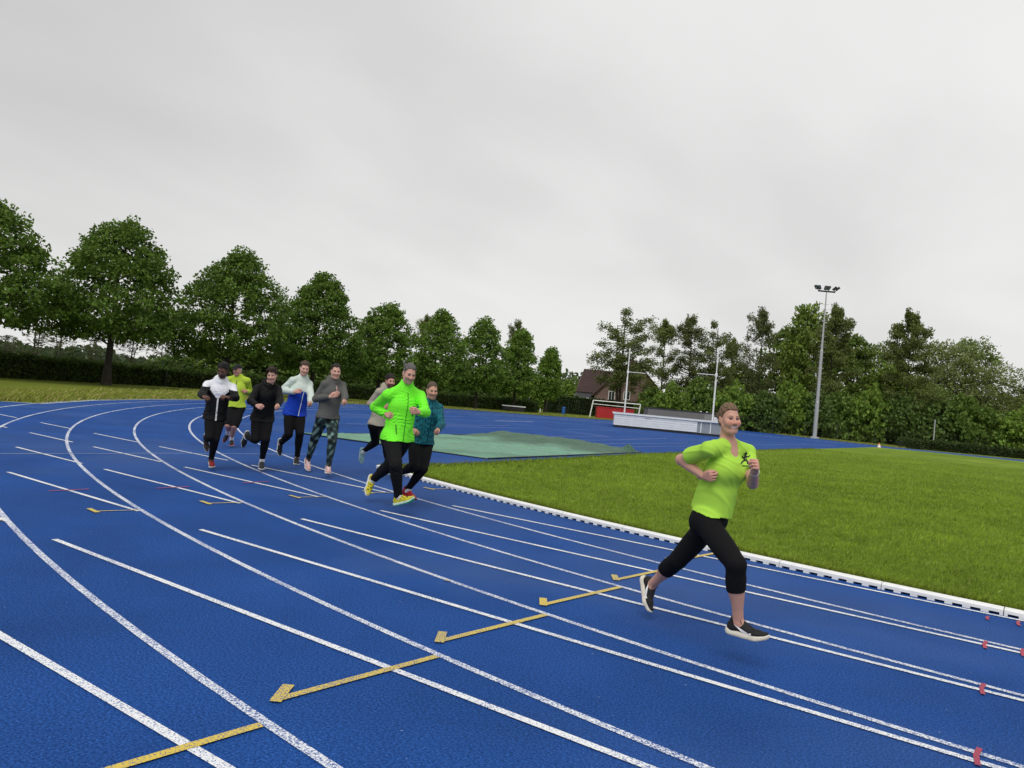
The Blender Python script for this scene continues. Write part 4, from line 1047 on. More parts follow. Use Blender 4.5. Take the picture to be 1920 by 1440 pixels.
def hdir(a): return nrm(np.array([CR[0], CR[1], 0])/math.hypot(CR[0], CR[1])*a[0]+np.array([CF[0], CF[1], 0])/math.hypot(CF[0], CF[1])*a[1])
Z = np.array([0, 0, 1.0])

# ---------------------------------------------------------------- head
def head_prims(sx=1.0, jaw=1.0, smile=0.0, fem=False):
    P = [Ell((0, -.012, .040), (.074*sx, .094, .083)), Ell((0, .022, -.022), (.060*sx, .070, .088), k=.03),
         Limb((-.036, .038, -.078), (.036, .038, -.078), .022*jaw, .03), Limb((0, .064, -.094), (0, .060, -.100), .021*jaw, .025),
         Limb((-.054*sx, -.002, -.048), (-.03, .048, -.090), [.019*jaw, .016], .025), Limb((.054*sx, -.002, -.048), (.03, .048, -.090), [.019*jaw, .016], .025),
         Ell((-.042, .064, -.022), (.024, .020, .019), k=.045), Ell((.042, .064, -.022), (.024, .020, .019), k=.045),
         Limb((-.040, .078, .022), (.040, .078, .022), .010 if fem else .013, .02)]
    if smile: P += [Ell((-.037, .073, -.030), (.017, .012, .014), k=.035), Ell((.037, .073, -.030), (.017, .012, .014), k=.035)]
    S = [Ell((-.031, .098, .004), (.019, .017, .012), k=.012), Ell((.031, .098, .004), (.019, .017, .012), k=.012)]
    post = [Limb((0, .088, .012), (0, .110, -.026), [.0075, .0085, .0115], .012), Ell((-.012, .099, -.029), (.0085, .010, .0075), k=.008), Ell((.012, .099, -.029), (.0085, .010, .0075), k=.008),
            Limb((-.041, .076, .0125), (-.020, .081, .0135), .0042, .006), Limb((.041, .076, .0125), (.020, .081, .0135), .0042, .006),
            Limb((-.041, .075, -.005), (-.021, .079, -.006), .0036, .006), Limb((.041, .075, -.005), (.021, .079, -.006), .0036, .006),
            Limb((-.031, .074, .004), (-.031, .075, .004), .0128, .003), Limb((.031, .074, .004), (.031, .075, .004), .0128, .003)]
    w = .021+.007*smile; up = .007*smile
    post += [Limb((-w, .079-.004*smile, -.055+up), (0, .090, -.051), [.003, .0055], .006), Limb((w, .079-.004*smile, -.055+up), (0, .090, -.051), [.003, .0055], .006),
             Limb((-w, .079-.004*smile, -.057+up), (0, .087, -.065-.006*smile), [.003, .0065], .006), Limb((w, .079-.004*smile, -.057+up), (0, .087, -.065-.006*smile), [.003, .0065], .006)]
    if smile: post = post[:-4]
    for s in (-1, 1):
        e_ax = [nrm((1, .35*s*-1*-1, 0)), nrm((-.35*s, 1, .15)), nrm((0, -.15, 1))]
        post += [Ell((s*.077*sx, -.010, -.004), (.009, .018, .031), [nrm((1, .45*s, 0)), nrm((-.45*s, 1, .1)), (0, 0, 1)], k=.008)]
        S2 = None
    return P, S, post
def head_mesh(vox, neck_to, neck_r, **kw):
    P, S, post = head_prims(**kw)
    P = P+[Limb((0, -.022, -.055), neck_to, [neck_r, neck_r*.97, neck_r*1.04], .014, ax=(0, 1, 0), fl=1.0)]
    def extra(Pl, d):
        for q in S: d = smax(d, -q.dist(Pl), q.k)
        for q in post: d = smin(d, q.dist(Pl), q.k)
        # ear hollows
        for s in (-1, 1): d = smax(d, -Ell((s*.086, -.008, -.002), (.006, .011, .018)).dist(Pl), .004)
        return d
    return mesh_sdf(P, vox, extra=extra, dmax=.035)
def face_colour(V, skin, lips=(.42, .16, .14), brow=(.05, .035, .025), iris=(.06, .05, .04), beard=None, beard_a=0.0, smile=0.0, red=.25, fem=False):
    x, y, z = V[:, 0], V[:, 1], V[:, 2]; C = np.tile(np.array(skin, float), (len(V), 1))
    def blend(m, c): C[:] = C*(1-m[:, None])+np.array(c)*m[:, None]
    g = lambda cx, cy, rx, ry: np.exp(-(((np.abs(x)-cx)/rx)**2+((z-cy)/ry)**2))*(y > .03)
    s = np.array(skin); blurb = np.array([min(s[0]*1.03, 1), s[1]*.74, s[2]*.72])
    blend(red*2*np.clip(g(.042, -.025, .020, .018), 0, 1)*.8, blurb); blend(red*1.6*g(0, -.026, .016, .012), blurb)
    if beard_a: blend(beard_a*np.clip((-z-.030)/.018, 0, 1)*np.clip((y+.005)/.03, 0, 1)*np.clip((z+.112)/.012, 0, 1), beard)
    if beard_a: blend(beard_a*.9*g(0, -.043, .024, .006), beard)
    zc = (.0225 if fem else .0245)+.004*np.cos((np.abs(x)-.033)*60); blend(np.clip(1.25-np.abs(z-zc-.002)/.0048, 0, 1)*np.clip((np.abs(x)-.011)/.004, 0, 1)*np.clip((.052-np.abs(x))/.006, 0, 1)*(y > .05)*.9, brow)
    ex_ = (np.abs(x)-.031); e = np.clip(1.7-((ex_/.0135)**2+((z-.004)/.0062)**2)*1.3, 0, 1)*(y > .05); blend(e*.95, (.17, .14, .135))
    blend(np.clip(2.0-((ex_/.0066)**2+((z-.0045)/.0054)**2)*1.3, 0, 1)*(y > .05), iris)
    blend(np.clip(1.35-np.abs(z-.0100)/.0036, 0, 1)*np.clip((.0165-np.abs(ex_))/.003, 0, 1)*(y > .05)*.9, np.array(brow)*.5)
    up = 0*x
    if not smile: up = -.0045*(np.abs(x)/.02)**2
    if not smile: blend(np.clip(1.3-np.abs(z+.058-up)/(.0075+.002*smile), 0, 1)*np.clip((.019-np.abs(x))/.005, 0, 1)*(y > .062)*(.55+.35*smile), lips)
    if not smile: blend(np.clip(1.1-np.abs(z+.0565-up)/.0016, 0, 1)*np.clip((.019-np.abs(x))/.005, 0, 1)*(y > .062)*.8, s*.22)
    if smile:
        zc2 = -.0605+.0060*(x/.028)**2; ht = .0062*np.clip(1-(x/.033)**2, 0, 1)**.6
        blend(np.clip(1.5-np.abs(z-zc2+.0028)/(ht*1.25+1e-5), 0, 1)*(np.abs(x) < .036)*(y > .05), lips)
        blend(np.clip(1.5-np.abs(z-zc2-.0006)/(ht*.78+1e-5), 0, 1)*(np.abs(x) < .031)*(y > .05), (.90, .82, .73))
    blend(np.clip(1-((np.abs(x)-.0075)/.0042)**2-((z+.036)/.004)**2, 0, 1)*(y > .09)*.8, s*.25)
    return np.clip(C, 0, 1)

def hair_mesh(style, vox, seed, fz_=None):
    rg = np.random.default_rng(seed); t = {'short': .010, 'thin': .007, 'messy': .016, 'curly': .017, 'afro': .017, 'bun': .013, 'wave': .014}[style]
    cap = [Ell((0, -.012, .040), (.0745+t*.40, .094+t*.85, .083+t*1.25)), Ell((0, -.045, -.015), (.062+t*.5, .058+t*.6, .070), k=.03)]
    fz = {'short': .078, 'thin': .084, 'messy': .066, 'curly': .070, 'afro': .074, 'bun': .077, 'wave': .076}[style]
    if fz_: fz = fz_
    if style == 'bun':
        cap += [Ell((0, -.122, .034), (.044, .036, .040), k=.02), Ell((.022, -.150, .052), (.020, .024, .015), k=.015), Ell((-.024, -.148, .024), (.018, .024, .016), k=.015)]
        for i in range(16): a = rg.uniform(0, 6.28); cap.append(Limb((.02*math.cos(a), -.125, .03+.02*math.sin(a)), (.05*math.cos(a), -.15-rg.uniform(0, .02), .03+.052*math.sin(a)), [.007, .003], .008))
    n = {'short': 40, 'thin': 20, 'messy': 90, 'curly': 120, 'afro': 160, 'bun': 0, 'wave': 60}[style]
    for i in range(n):
        u_ = rg.normal(size=3); u_[2] = abs(u_[2])*.9+.05; u_ = nrm(u_)
        p = np.array([0, -.012, .040])+u_*np.array([.074, .094, .083])*1.0
        if (p[1] > .05 and p[2] < fz-.005) or (p[2] < .055 and style != 'curly'): continue
        if style == 'curly': q = p+u_*rg.uniform(.010, .028)+rg.normal(size=3)*.010+np.array([0, .012 if p[1] > 0 else -.004, 0]); r_ = [.013, .010]
        elif style == 'afro': q = p+u_*rg.uniform(.012, .022); r_ = [.009, .007]
        elif style == 'messy': q = p+u_*rg.uniform(.006, .018)+np.array([rg.normal()*.012, -.008, .004]); r_ = [.013, .008]
        elif style == 'wave': q = p+u_*rg.uniform(.005, .016)+np.array([rg.normal()*.010, -.016, .003]); r_ = [.014, .008]
        else: q = p+u_*rg.uniform(.002, .007)+np.array([rg.normal()*.008, -.010, 0]); r_ = [.011, .007]
        cap.append(Limb(p, q, r_, .008))
    dsp = wrinkles(seed+5, .0035 if style in ('bun', 'short', 'thin') else .005, 120.0)
    def extra(Pl, d):
        x, y, z = Pl[:, 0], Pl[:, 1], Pl[:, 2]
        wv = .006*np.sin(x*90+seed)+.004*np.sin(x*210+1.7*seed)
        ph_ = np.degrees(np.arctan2(np.abs(x), y+.012))
        lim = np.interp(ph_, [0, 30, 45, 58, 70, 80, 92, 112, 180], [fz, fz-.003, fz-.016, .036, .006, -.016, -.004, -.052, -.068] if style != 'bun' else [fz, fz-.002, fz-.012, .050, .026, .004, .006, -.046, -.060])+wv*np.where(style == 'bun', .35, .8)
        g = lim-z
        d = smax(d, g*.7, .010)
        return d
    return mesh_sdf(cap, vox, disp=dsp, extra=extra, dmax=.02)

# ---------------------------------------------------------------- hands
def hand_mesh(W, d, n, right, vox, H, curl=1.0):
    s = H/1.8; d = nrm(d); n = nrm(n-d*(n@d)); th = np.cross(d, n)*(1 if right else -1)
    P = [Limb(W-d*.05*s, W+d*.03*s, [.024*s, .022*s], .02, ax=n, fl=.72)]
    offs = [.031, .0105, -.010, -.029]; ln = [.92, 1.0, .95, .76]; kn = [.086, .090, .085, .077]
    for o_, L_, kk in zip(offs, ln, kn):
        m0 = W+d*.022*s+th*o_*.6*s; m1 = W+d*kk*s+th*o_*s-n*.004*s
        P.append(Limb(m0, m1, [.0135*s, .0115*s], .014))
        a = .30+.85*curl+.06*(1-L_)*4; p = m1; ang = 0
        for l_, da, r_ in ((.043, a, (.0097, .0088)), (.027, .25+1.15*curl, (.0088, .0080)), (.021, .15+.7*curl, (.0080, .0066))):
            ang += da; q = p+(d*math.cos(ang)+n*math.sin(ang))*l_*L_*s
            P.append(Limb(p, q, [r_[0]*s, r_[1]*s], .003)); p = q
    t0 = W+d*.022*s+th*.024*s+n*.008*s; t1 = W+d*.058*s+th*(.042-.004*curl)*s+n*.020*s; t2 = t1+(d*.024-th*.006*curl+n*(.008+.012*curl))*s; t3 = t2+(d*.016-th*.016*curl+n*.012)*s
    P += [Limb(t0, t1, [.0145*s, .0115*s], .010), Limb(t1, t2, [.0108*s, .0096*s], .004), Limb(t2, t3, [.0096*s, .0078*s], .003), Ell(W+d*.05*s+n*.006*s, (.028*s, .030*s, .014*s), [th, d, n], k=.012)]
    return mesh_sdf(P, vox)

# ---------------------------------------------------------------- shoes
def shoe(person, side, A, toe, lat, up_hint, H, vox, upper_c, sole_c, root, label=None, sole2=None, swoosh=None, laces=None, thick=1.0):
    s = H/1.8; v = nrm(toe-A); lat = nrm(lat-v*(lat@v)); dl = R(20)
    upv = np.cross(v, lat)
    if upv@up_hint < 0: upv = -upv
    x = v*math.cos(dl)+upv*math.sin(dl); z = upv*math.cos(dl)-v*math.sin(dl); y = np.cross(z, x)
    o_ = A-z*.088*s
    T = np.stack([x, y, z])            # rows: local axes
    out = 1 if side == 'R' else -1
    def path(xx): return .010*s*np.sin(np.clip(xx/(.2*s), 0, 1)*3.1)*(out*-1)*-.6
    def bendz(Pl): return np.where(Pl[:, 0] > .10*s, (Pl[:, 0]-.10*s)**2*2.4/s, np.where(Pl[:, 0] < -.03*s, (Pl[:, 0]+.03*s)**2*3.0/s, 0))
    U = [Limb((-.038*s, 0, .052*s), (.05*s, 0, .058*s), [.034*s, .036*s], .02), Limb((.05*s, 0, .056*s), (.125*s, 0, .042*s), [.036*s, .040*s], .02, ax=(0, 0, 1), fl=.8),
         Limb((.125*s, 0, .042*s), (.182*s, 0, .036*s), [.040*s, .026*s], .02, ax=(0, 0, 1), fl=.72), Limb((-.030*s, 0, .06*s), (-.014*s, 0, .108*s), [.037*s, .039*s], .02),
         Limb((.0, 0, .10*s), (.085*s, 0, .072*s), [.030*s, .018*s], .02)]
    hole = [Limb((-.010*s, 0, .10*s), (-.008*s, 0, .16*s), [.031*s, .036*s], .004)]
    def ex1(Pl, d):
        d = smax(d, .022*s-Pl[:, 2], .003)
        for h in hole: d = smax(d, -h.dist(Pl), .006)
        return d
    V, Q = mesh_sdf(U, vox, extra=ex1, dmax=.01)
    def outm(V):
        V = V.copy(); V[:, 2] += bendz(V); V[:, 1] += out*-.008*s*np.clip((V[:, 0]-.05*s)/(.14*s), 0, 1)**1.5*-1
        return o_+V@T
    cU = upper_c(V/s) if callable(upper_c) else np.broadcast_to(np.array(upper_c), V.shape)
    up_o = mesh_obj('shoe', outm(V)-root, Q, M['rubber'], person, cU, smooth=True)
    if label: up_o['label'] = label
    S2 = [Limb((-.046*s, 0, .017*s), (.05*s, 0, .017*s), [.040*s, .038*s], .02), Limb((.05*s, 0, .017*s), (.13*s, 0, .017*s), [.038*s, .045*s], .02), Limb((.13*s, 0, .017*s), (.188*s, 0, .017*s), [.045*s, .030*s], .02)]
    def ex2(Pl, d):
        th_ = thick*np.clip(.034-.08*np.clip(Pl[:, 0]/s-.06, 0, .12), .022, .04)*s
        d = smax(d, Pl[:, 2]-th_, .006); return smax(d, .0-Pl[:, 2], .008)
    V2, Q2 = mesh_sdf(S2, vox, extra=ex2, dmax=.01)
    cS = np.tile(np.array(sole_c, float), (len(V2), 1))
    if sole2 is not None: cS[V2[:, 2] < .010*s] = sole2
    so2 = mesh_obj('sole', outm(V2)-root, Q2, M['rubber'], up_o, cS, smooth=True)
    if swoosh is not None:             # curved tick on the outer side of the upper
        def fld(Pq): return ex1(Pq, field(U, Pq))
        k = 26; tt = np.linspace(0, 1, k)
        # tick: short thick hook at the front going into a long thin tail to the back
        cx = .108-.122*tt; cz = .033+.0115*np.exp(-((tt-.0)/.10)**2)+.058*np.clip(tt-.14, 0, 1)**1.15
        wd = .0165*np.sin(np.pi*np.clip(tt*.9+.10, 0, 1))**.8*(1-tt*.78)+.0006
        rows = []
        for sg in (-1, 0, 1):
            pts = np.stack([cx, np.zeros(k), cz+sg*wd], 1)*s
            res = []
            for p in pts:
                yy = .07*s*swoosh
                q = np.array([[p[0], yy, p[2]]], np.float32)
                for it in range(40):
                    dd = float(fld(q)[0]); q[0, 1] -= swoosh*max(dd, .0)*.7
                    if dd < .0006: break
                q[0, 1] += swoosh*.003; res.append(q[0].copy())
            rows.append(np.array(res))
        Vw_ = np.concatenate(rows); Fq = [(i+r_*k, i+1+r_*k, i+1+(r_+1)*k, i+(r_+1)*k) for r_ in range(2) for i in range(k-1)]
        mesh_obj('swoosh', outm(Vw_)-root, Fq, M['white_metal'], up_o)
    if laces is not None:
        mbl = MB()
        for i in range(5):
            xx = .035+.020*i; zz_ = .098-.0095*i-.25*max(0, xx-.085)
            mbl.tube([np.array(p)*s for p in ((xx, -.020, zz_-.008), (xx+.004, 0, zz_+.004), (xx, .020, zz_-.008))], .0032*s, 5)
        mbl.tube([np.array(p)*s for p in ((.03, 0, .108), (.015, .03, .125), (.03, .045, .11), (.035, .02, .108))], .0026*s, 5); mbl.tube([np.array(p)*s for p in ((.03, 0, .108), (.02, -.03, .122), (.035, -.045, .108), (.055, -.05, .085))], .0026*s, 5)
        mesh_obj('lace', outm(np.array(mbl.v))-root, mbl.f, laces, up_o)
    return up_o

# ---------------------------------------------------------------- whole figures
DEBUG = False
def build_person(c):
    H = c['H']; s = H/1.8; D = c['D']; fem = c.get('fem', False); vox = c['vox']; nm = c['name']
    f = hdir(c['f']); l = np.cross(Z, f)
    J = c['J']; P0 = at(*J['pelvis'], D)
    root = np.array([P0[0], P0[1], 0.0])
    N = solve(P0, *J['neck'], .29*H, c.get('lean', -1)); dN = (N-CAMPOS)@CF
    tw = R(c.get('twist', 0)); lt0 = l*math.cos(tw)+f*math.sin(tw)
    hw = .050 if not fem else .052
    hip = {'R': at(*J['hipR'], D-(l@CF)*hw*H), 'L': at(*J['hipL'], D+(l@CF)*hw*H)}
    sw = .103 if not fem else .096
    sh = {'R': at(*J['shR'], dN-(lt0@CF)*sw*H), 'L': at(*J['shL'], dN+(lt0@CF)*sw*H)}
    el, wr, hd, kn, an, to = {}, {}, {}, {}, {}, {}
    for q in 'RL':
        x, y, g = J['el'+q]; el[q] = solve(sh[q], x, y, .178*H, g)
        x, y, g = J['wr'+q]; wr[q] = solve(el[q], x, y, .148*H, g)
        x, y, g = J['hd'+q]; hd[q] = solve(wr[q], x, y, .055*H, g)
        x, y, g = J['kn'+q]; kn[q] = solve(hip[q], x, y, .243*H, g)
        x, y, g = J['an'+q]; an[q] = solve(kn[q], x, y, .236*H, g)
        x, y, g = J['to'+q]; to[q] = solve(an[q], x, y, .108*H, g)
        if DEBUG:
            for n_, a, b, L_ in (('uarm', sh[q], el[q], .178), ('farm', el[q], wr[q], .148), ('hand', wr[q], hd[q], .055), ('thigh', hip[q], kn[q], .243), ('shank', kn[q], an[q], .236), ('foot', an[q], to[q], .108)):
                r_ = np.linalg.norm(b-a)/(L_*H)
                if r_ > 1.04: print('   STRETCH', nm, q, n_, round(r_, 2))
            print('   ', nm, q, 'toe z', round(to[q][2], 3), 'ankle z', round(an[q][2], 3), 'depth', round((an[q]-CAMPOS)@CF, 2), 'head', )
    if DEBUG: print('   ', nm, 'torso', round(np.linalg.norm(N-P0)/(.29*H), 2), 'shoulder width', round(np.linalg.norm(sh['L']-sh['R'])/H, 3), 'hip w', round(np.linalg.norm(hip['L']-hip['R'])/H, 3))
    # keep the lower foot on or just above the track
    up = nrm(N-P0); lt = sh['L']-sh['R']; lt = nrm(lt-up*(lt@up)); ft = np.cross(lt, up)
    W = P0+up*.10*H; C = P0+up*.19*H+ft*.008*H
    # head frame
    hf = hdir(c['hf']); pit = R(c.get('pitch', 0)); hl = np.cross(Z, hf)
    hfw = hf*math.cos(pit)-Z*math.sin(pit); hu = np.cross(hl*-1, hfw)*-1
    hu = np.cross(hfw, hl); rl = R(c.get('roll', 0)); hl, hu = hl*math.cos(rl)+hu*math.sin(rl), hu*math.cos(rl)-hl*math.sin(rl)
    hs = c.get('hs', .97)*s if not fem else c.get('hs', .97)*s
    Hc = at(*J['head'], dN+c.get('hd', -.05))
    HM = np.stack([-hl, hfw, hu]) if False else np.stack([hl, hfw, hu])      # local x = person's left
    wx = c.get('wx', .89 if not fem else .95)
    def tw_(V): return Hc+(V*hs*np.array([wx, 1.0, 1.0]))@HM-root
    nk_local = ((N-up*.045*H-Hc)@HM.T)/hs
    skin = np.array(c['skin'])
    nr = .0305 if not fem else .0265
    # ---- body
    k = .03*s
    fw = 1.0 if not fem else .90
    B = [Limb(hip['R'], hip['L'], .046*H if not fem else .042*H, .05, ax=ft, fl=1.0), Limb(P0-up*.005*H, W, [.080*H, .074*H] if not fem else [.073*H, .064*H], .04, ax=ft, fl=.76),
         Limb(W, C, [.074*H, .086*H] if not fem else [.068*H, .078*H], .05, ax=ft, fl=.74), Limb(C, N-up*.045*H, [.086*H, .062*H] if not fem else [.078*H, .054*H], .05, ax=ft, fl=.70),
         Limb(sh['R'], sh['L'], .025*H if not fem else .022*H, .035), Limb(N-up*.03*H, Hc-hu*.03*hs-hfw*.02*hs, nr*H, .04)]
    if fem: bust = [Ell(C+ft*.029*H+lt*.036*H+up*.010*H, (.035*H, .032*H, .037*H), [lt, ft, up], k=.06), Ell(C+ft*.029*H-lt*.036*H+up*.010*H, (.035*H, .032*H, .037*H), [lt, ft, up], k=.06)]; B += bust
    arms, legs = {}, {}
    am = 1.0 if not fem else .86
    B += [Limb(N+up*.016*H-ft*.006*H, sh[q]+up*.002*H, [.0165*H*am, .0180*H*am], .05) for q in 'RL']
    for q in 'RL':
        arms[q] = [Limb(sh[q], el[q], [.0280*H*am, .0270*H*am, .0235*H*am], .025), Limb(el[q], wr[q], [.0235*H*am, .0245*H*am, .020*H*am, .0155*H*am], .02)]
        fl_ = nrm(kn[q]-hip[q]); back = nrm(np.cross(l, fl_)); back = -back if back@f > 0 else back
        cm = kn[q]*.68+an[q]*.32
        sk = nrm(an[q]-kn[q]); cb = -(f-sk*(f@sk)); 
        cb = nrm(cb) if np.linalg.norm(cb) > .2 else nrm(np.cross(l, sk))
        legs[q] = [Limb(hip[q], kn[q], [.047*H*fw, .048*H*fw, .041*H, .033*H], .04), Limb(kn[q], an[q], [.0305*H, .032*H, .027*H, .0205*H, .0195*H], .02), Ell(cm+cb*.012*H, (.0235*H, .0235*H, .060*H), [nrm(np.cross(cb, sk)), cb, sk], k=.03)]
        B += arms[q]+legs[q]+[Limb(an[q], an[q]*.6+to[q]*.4, [.019*H, .016*H], .02)]
        B.append(Ell(hip[q]-f*.018*H-up*.008*H, (.042*H*fw, .041*H*fw, .050*H*fw), k=.04))
    V, Q = mesh_sdf(B, vox, dmax=.0)
    parts = [(V-root, Q, skin)]
    hv = c['hvox']
    V, Q = head_mesh(hv, nk_local, nr*H*1.02/hs, **c.get('head', {}))
    parts.append((tw_(V), Q, face_colour(V, skin, **c.get('face', {}))))
    for q in 'RL':
        dv = hd[q]-wr[q]
        pn = c.get('palm'+q)
        med = (lt if q == 'R' else -lt) if pn is None else pn[0]*lt+pn[1]*ft+pn[2]*up
        V, Q = hand_mesh(wr[q], dv, med, q == 'R', c['handvox'], H*(1.0 if not fem else .92), c.get('curl'+q, 1.0))
        parts.append((V-root, Q, skin*np.array([1.0, .95, .95])))
    V, Q, Cc = join(parts)
    me = mesh_obj('person', V, Q, M['skin'], None, Cc, smooth=True, loc=root); tag(me, c['label'], 'person', 'runners on the track')
    # ---- hair
    hc = np.array(c['hair_c'])
    if c['hair'] != 'cap':
        V, Q = hair_mesh(c['hair'], hv*1.15, c['seed'], c.get('fz')); 
        rgc = np.random.default_rng(3); st = .78+.3*np.sin(V[:, 0]*260+V[:, 2]*60+2*np.sin(V[:, 1]*70))+.12*rgc.normal(size=len(V))
        mesh_obj('hair', tw_(V), Q, M['hair'], me, np.clip(hc[None]*np.clip(st, .45, 1.5)[:, None], 0, 1), smooth=True)
    else:
        V, Q = hair_mesh('thin', hv*1.2, c['seed']); mesh_obj('hair', tw_(V), Q, M['hair'], me, np.tile(hc, (len(V), 1)), smooth=True)
        capP = [Ell((0, -.010, .046), (.083, .104, .088))]
        def exc(Pl, d): return smax(d, (.052-.10*np.clip(-Pl[:, 1], 0, .1))-Pl[:, 2], .004)
        V, Q = mesh_sdf(capP, hv*1.2, extra=exc); ko = mesh_obj('cap', tw_(V), Q, M['cloth'], me, np.tile(np.array(c['cap_c']), (len(V), 1)), smooth=True)
        V, Q = mesh_sdf([Ell((0, .085, .056), (.070, .085, .010), [(1, 0, 0), nrm((0, 1, -.22)), nrm((0, .22, 1))])], hv*1.2, extra=lambda Pl, d: smax(d, .065-Pl[:, 1]-0*d, .004)); mesh_obj('peak', tw_(V), Q, M['cloth'], ko, np.tile(np.array(c['cap_c'])*.8, (len(V), 1)), smooth=True)
    # ---- top
    t = c['top']; off = t['off']; hem = t['hem']; sk_r = t.get('skirt', .092)
    slv = {}; am = 1.0 if not fem else .86
    for q in 'RL':
        if t.get('short'):
            e_ = sh[q]+(el[q]-sh[q])*.66; slv[q] = [Limb(sh[q], e_, [.0255*H*am, .0355*H*am], .02, cut=True)]
        else:
            we = el[q]+(wr[q]-el[q])*t.get('sl', .97); slv[q] = [Limb(sh[q], el[q], [.0275*H, .027*H, .0245*H], .025), Limb(el[q], we, [.0245*H, .0245*H, .021*H, .0175*H], .02, cut=True)]
    hu_ = t.get('hemup', .3); torso = [Limb(W, C, [.082*H, .088*H] if not fem else [.072*H, .078*H], .04, ax=ft, fl=.78), Limb(C, N-up*.045*H, [.088*H, .060*H] if not fem else [.078*H, .052*H], .04, ax=ft, fl=.70),
         Limb(sh['R'], sh['L'], .025*H if not fem else .022*H, .035), Limb(W, P0+up*(hem-.03)*H+ft*.004*H-f*t.get('swing', .0)*H, [.082*H, sk_r*H] if not fem else [.072*H, sk_r*H], .04, ax=ft, fl=.96 if not fem else 1.0)]+[Limb(N+up*.018*H-ft*.006*H, sh[q_]+up*.004*H, [.0185*H*am, .0200*H*am], .05) for q_ in 'RL']
    ex_o = max(0.0, c['bottom']['off']+c['bottom']['wr']+.5*t['wr']+.004-off); ho, hn_ = P0+up*hem*H, -(up*hu_+Z*(1-hu_))
    hips_ = [Limb(hip['R'], hip['L'], (.047*H if not fem else .043*H)+ex_o, .05, ax=ft, fl=1.0)]
    for q in 'RL': hips_ += [Limb(hip[q], kn[q], list(np.array([.048*H*fw, .049*H*fw, .042*H, .034*H])+ex_o), .04), Ell(hip[q]-f*.018*H-up*.008*H, np.array([.043*H, .042*H, .051*H])*fw+ex_o, k=.04)]
    torso += hips_; hn_ = nrm(hn_).astype(np.float32); ho = ho.astype(np.float32)
    if fem: torso += bust
    if t.get('collar'): torso.append(Limb(N-up*.03*H, N+up*t['collar']*H+ft*.004*H, [.044*H, .034*H], .03, cut=True))
    if t.get('hood'): torso += [Ell(N-ft*.035*H+up*.012*H, (.055*H, .030*H, .040*H), [lt, ft, up], k=.03), Limb(N-lt*.04*H+up*.012*H, N+ft*.030*H-up*.006*H, .017*H, .02), Limb(N+lt*.04*H+up*.012*H, N+ft*.030*H-up*.006*H, .017*H, .02)]
    subs = []
    if t.get('vneck'):
        subs = [Limb(N+ft*.020*H+up*.03*H, N+ft*.075*H-up*.044*H, [.033*H, .005*H], .006), Limb(N-up*.02*H, N+up*.06*H, [.031*H, .036*H], .006), Limb(N+ft*.03*H-up*.01*H, N+ft*.06*H+up*.05*H, [.030*H, .034*H], .006)]
    dsp = wrinkles(c['seed'], t['wr'], t.get('wf', 70.0), up if t.get('along') else None)
    if t.get('folds'): dsp = folds(lt-ft*.3+up*.35, up, c['seed'], t['wr'], P0, up, .21*H)
    prims = torso+slv['R']+slv['L']
    def hemcut(Pl, d):
        a = np.min([p.dist(Pl) for q in 'RL' for p in slv[q]], 0); pl_ = (Pl-ho)@hn_+.0035*np.sin(Pl@lt.astype(np.float32)*31+c['seed'])+.002*np.sin(Pl@ft.astype(np.float32)*47)
        return np.where(a < off+.004, d, np.maximum(d, pl_))
    V, Q = mesh_sdf(prims, vox, subs=subs, off=off, disp=dsp, dmax=t['wr']+.005, extra=hemcut)
    def tc_(V): r_ = V-P0; return r_@lt/H, r_@ft/H, r_@up/H
    def issl(V):
        a = np.min([p.dist(V.astype(np.float32)) for q in 'RL' for p in slv[q]], 0); b = np.min([p.dist(V.astype(np.float32)) for p in torso], 0); return a < b
    Ct = t['col'](V, *tc_(V), issl(V)) if callable(t['col']) else np.tile(np.array(t['col'], float), (len(V), 1))
    top = mesh_obj(t['name'], V-root, Q, M[t.get('mat', 'cloth')], me, Ct, smooth=True)
    def tfield(Pq): return field(prims, Pq, subs, off, dsp)
    def tfield0(Pq): return field(torso, Pq, subs, off, dsp)
    def on_top(u_, w_, lift=.004, fld=None):     # a point on the front of the garment at torso coordinates
        hs_ = np.linspace(.20, -.02, 111)*H; q = P0+lt*u_*H+up*w_*H+ft[None]*hs_[:, None]
        dd = (fld or tfield0)(q.astype(np.float32)); ins = np.where(dd < .0006)[0]
        k_ = int(ins[0]) if len(ins) else int(np.argmin(dd))
        return q[k_]+ft*lift
    def on_sight(px, py):              # the spot of the shirt seen at a photo pixel
        ds = np.linspace(D-.5, D+.4, 361); q = CAMPOS+ds[:, None]*ray(px, py); ins = np.where(tfield(q.astype(np.float32)) < .0006)[0]
        return q[int(ins[0]) if len(ins) else 200]-CF*.004
    if t.get('zip'):
        z0, z1, u0, u1, zc, zw = t['zip']; k_ = 30
        ws = np.linspace(z0, z1, k_); us = np.linspace(u0, u1, k_); A = [on_top(u-zw/H/2, w) for u, w in zip(us, ws)]; Bq = [on_top(u+zw/H/2, w) for u, w in zip(us, ws)]
        mesh_obj('zip', np.array(A+Bq)-root, [(i, i+1, k_+i+1, k_+i) for i in range(k_-1)], M['cloth'], top, np.tile(np.array(zc), (2*k_, 1)))
    for (pu0, pw0, pu1, pw1, pw, pc) in t.get('pockets', ()):
        k_ = 12; A, Bq = [], []
        for i in range(k_):
            x_ = i/(k_-1); u, w = pu0+(pu1-pu0)*x_, pw0+(pw1-pw0)*x_; A.append(on_top(u-pw/H/2, w)); Bq.append(on_top(u+pw/H/2, w))
        mesh_obj('pocket_zip', np.array(A+Bq)-root, [(i, i+1, k_+i+1, k_+i) for i in range(k_-1)], M['cloth'], top, np.tile(np.array(pc), (2*k_, 1)))
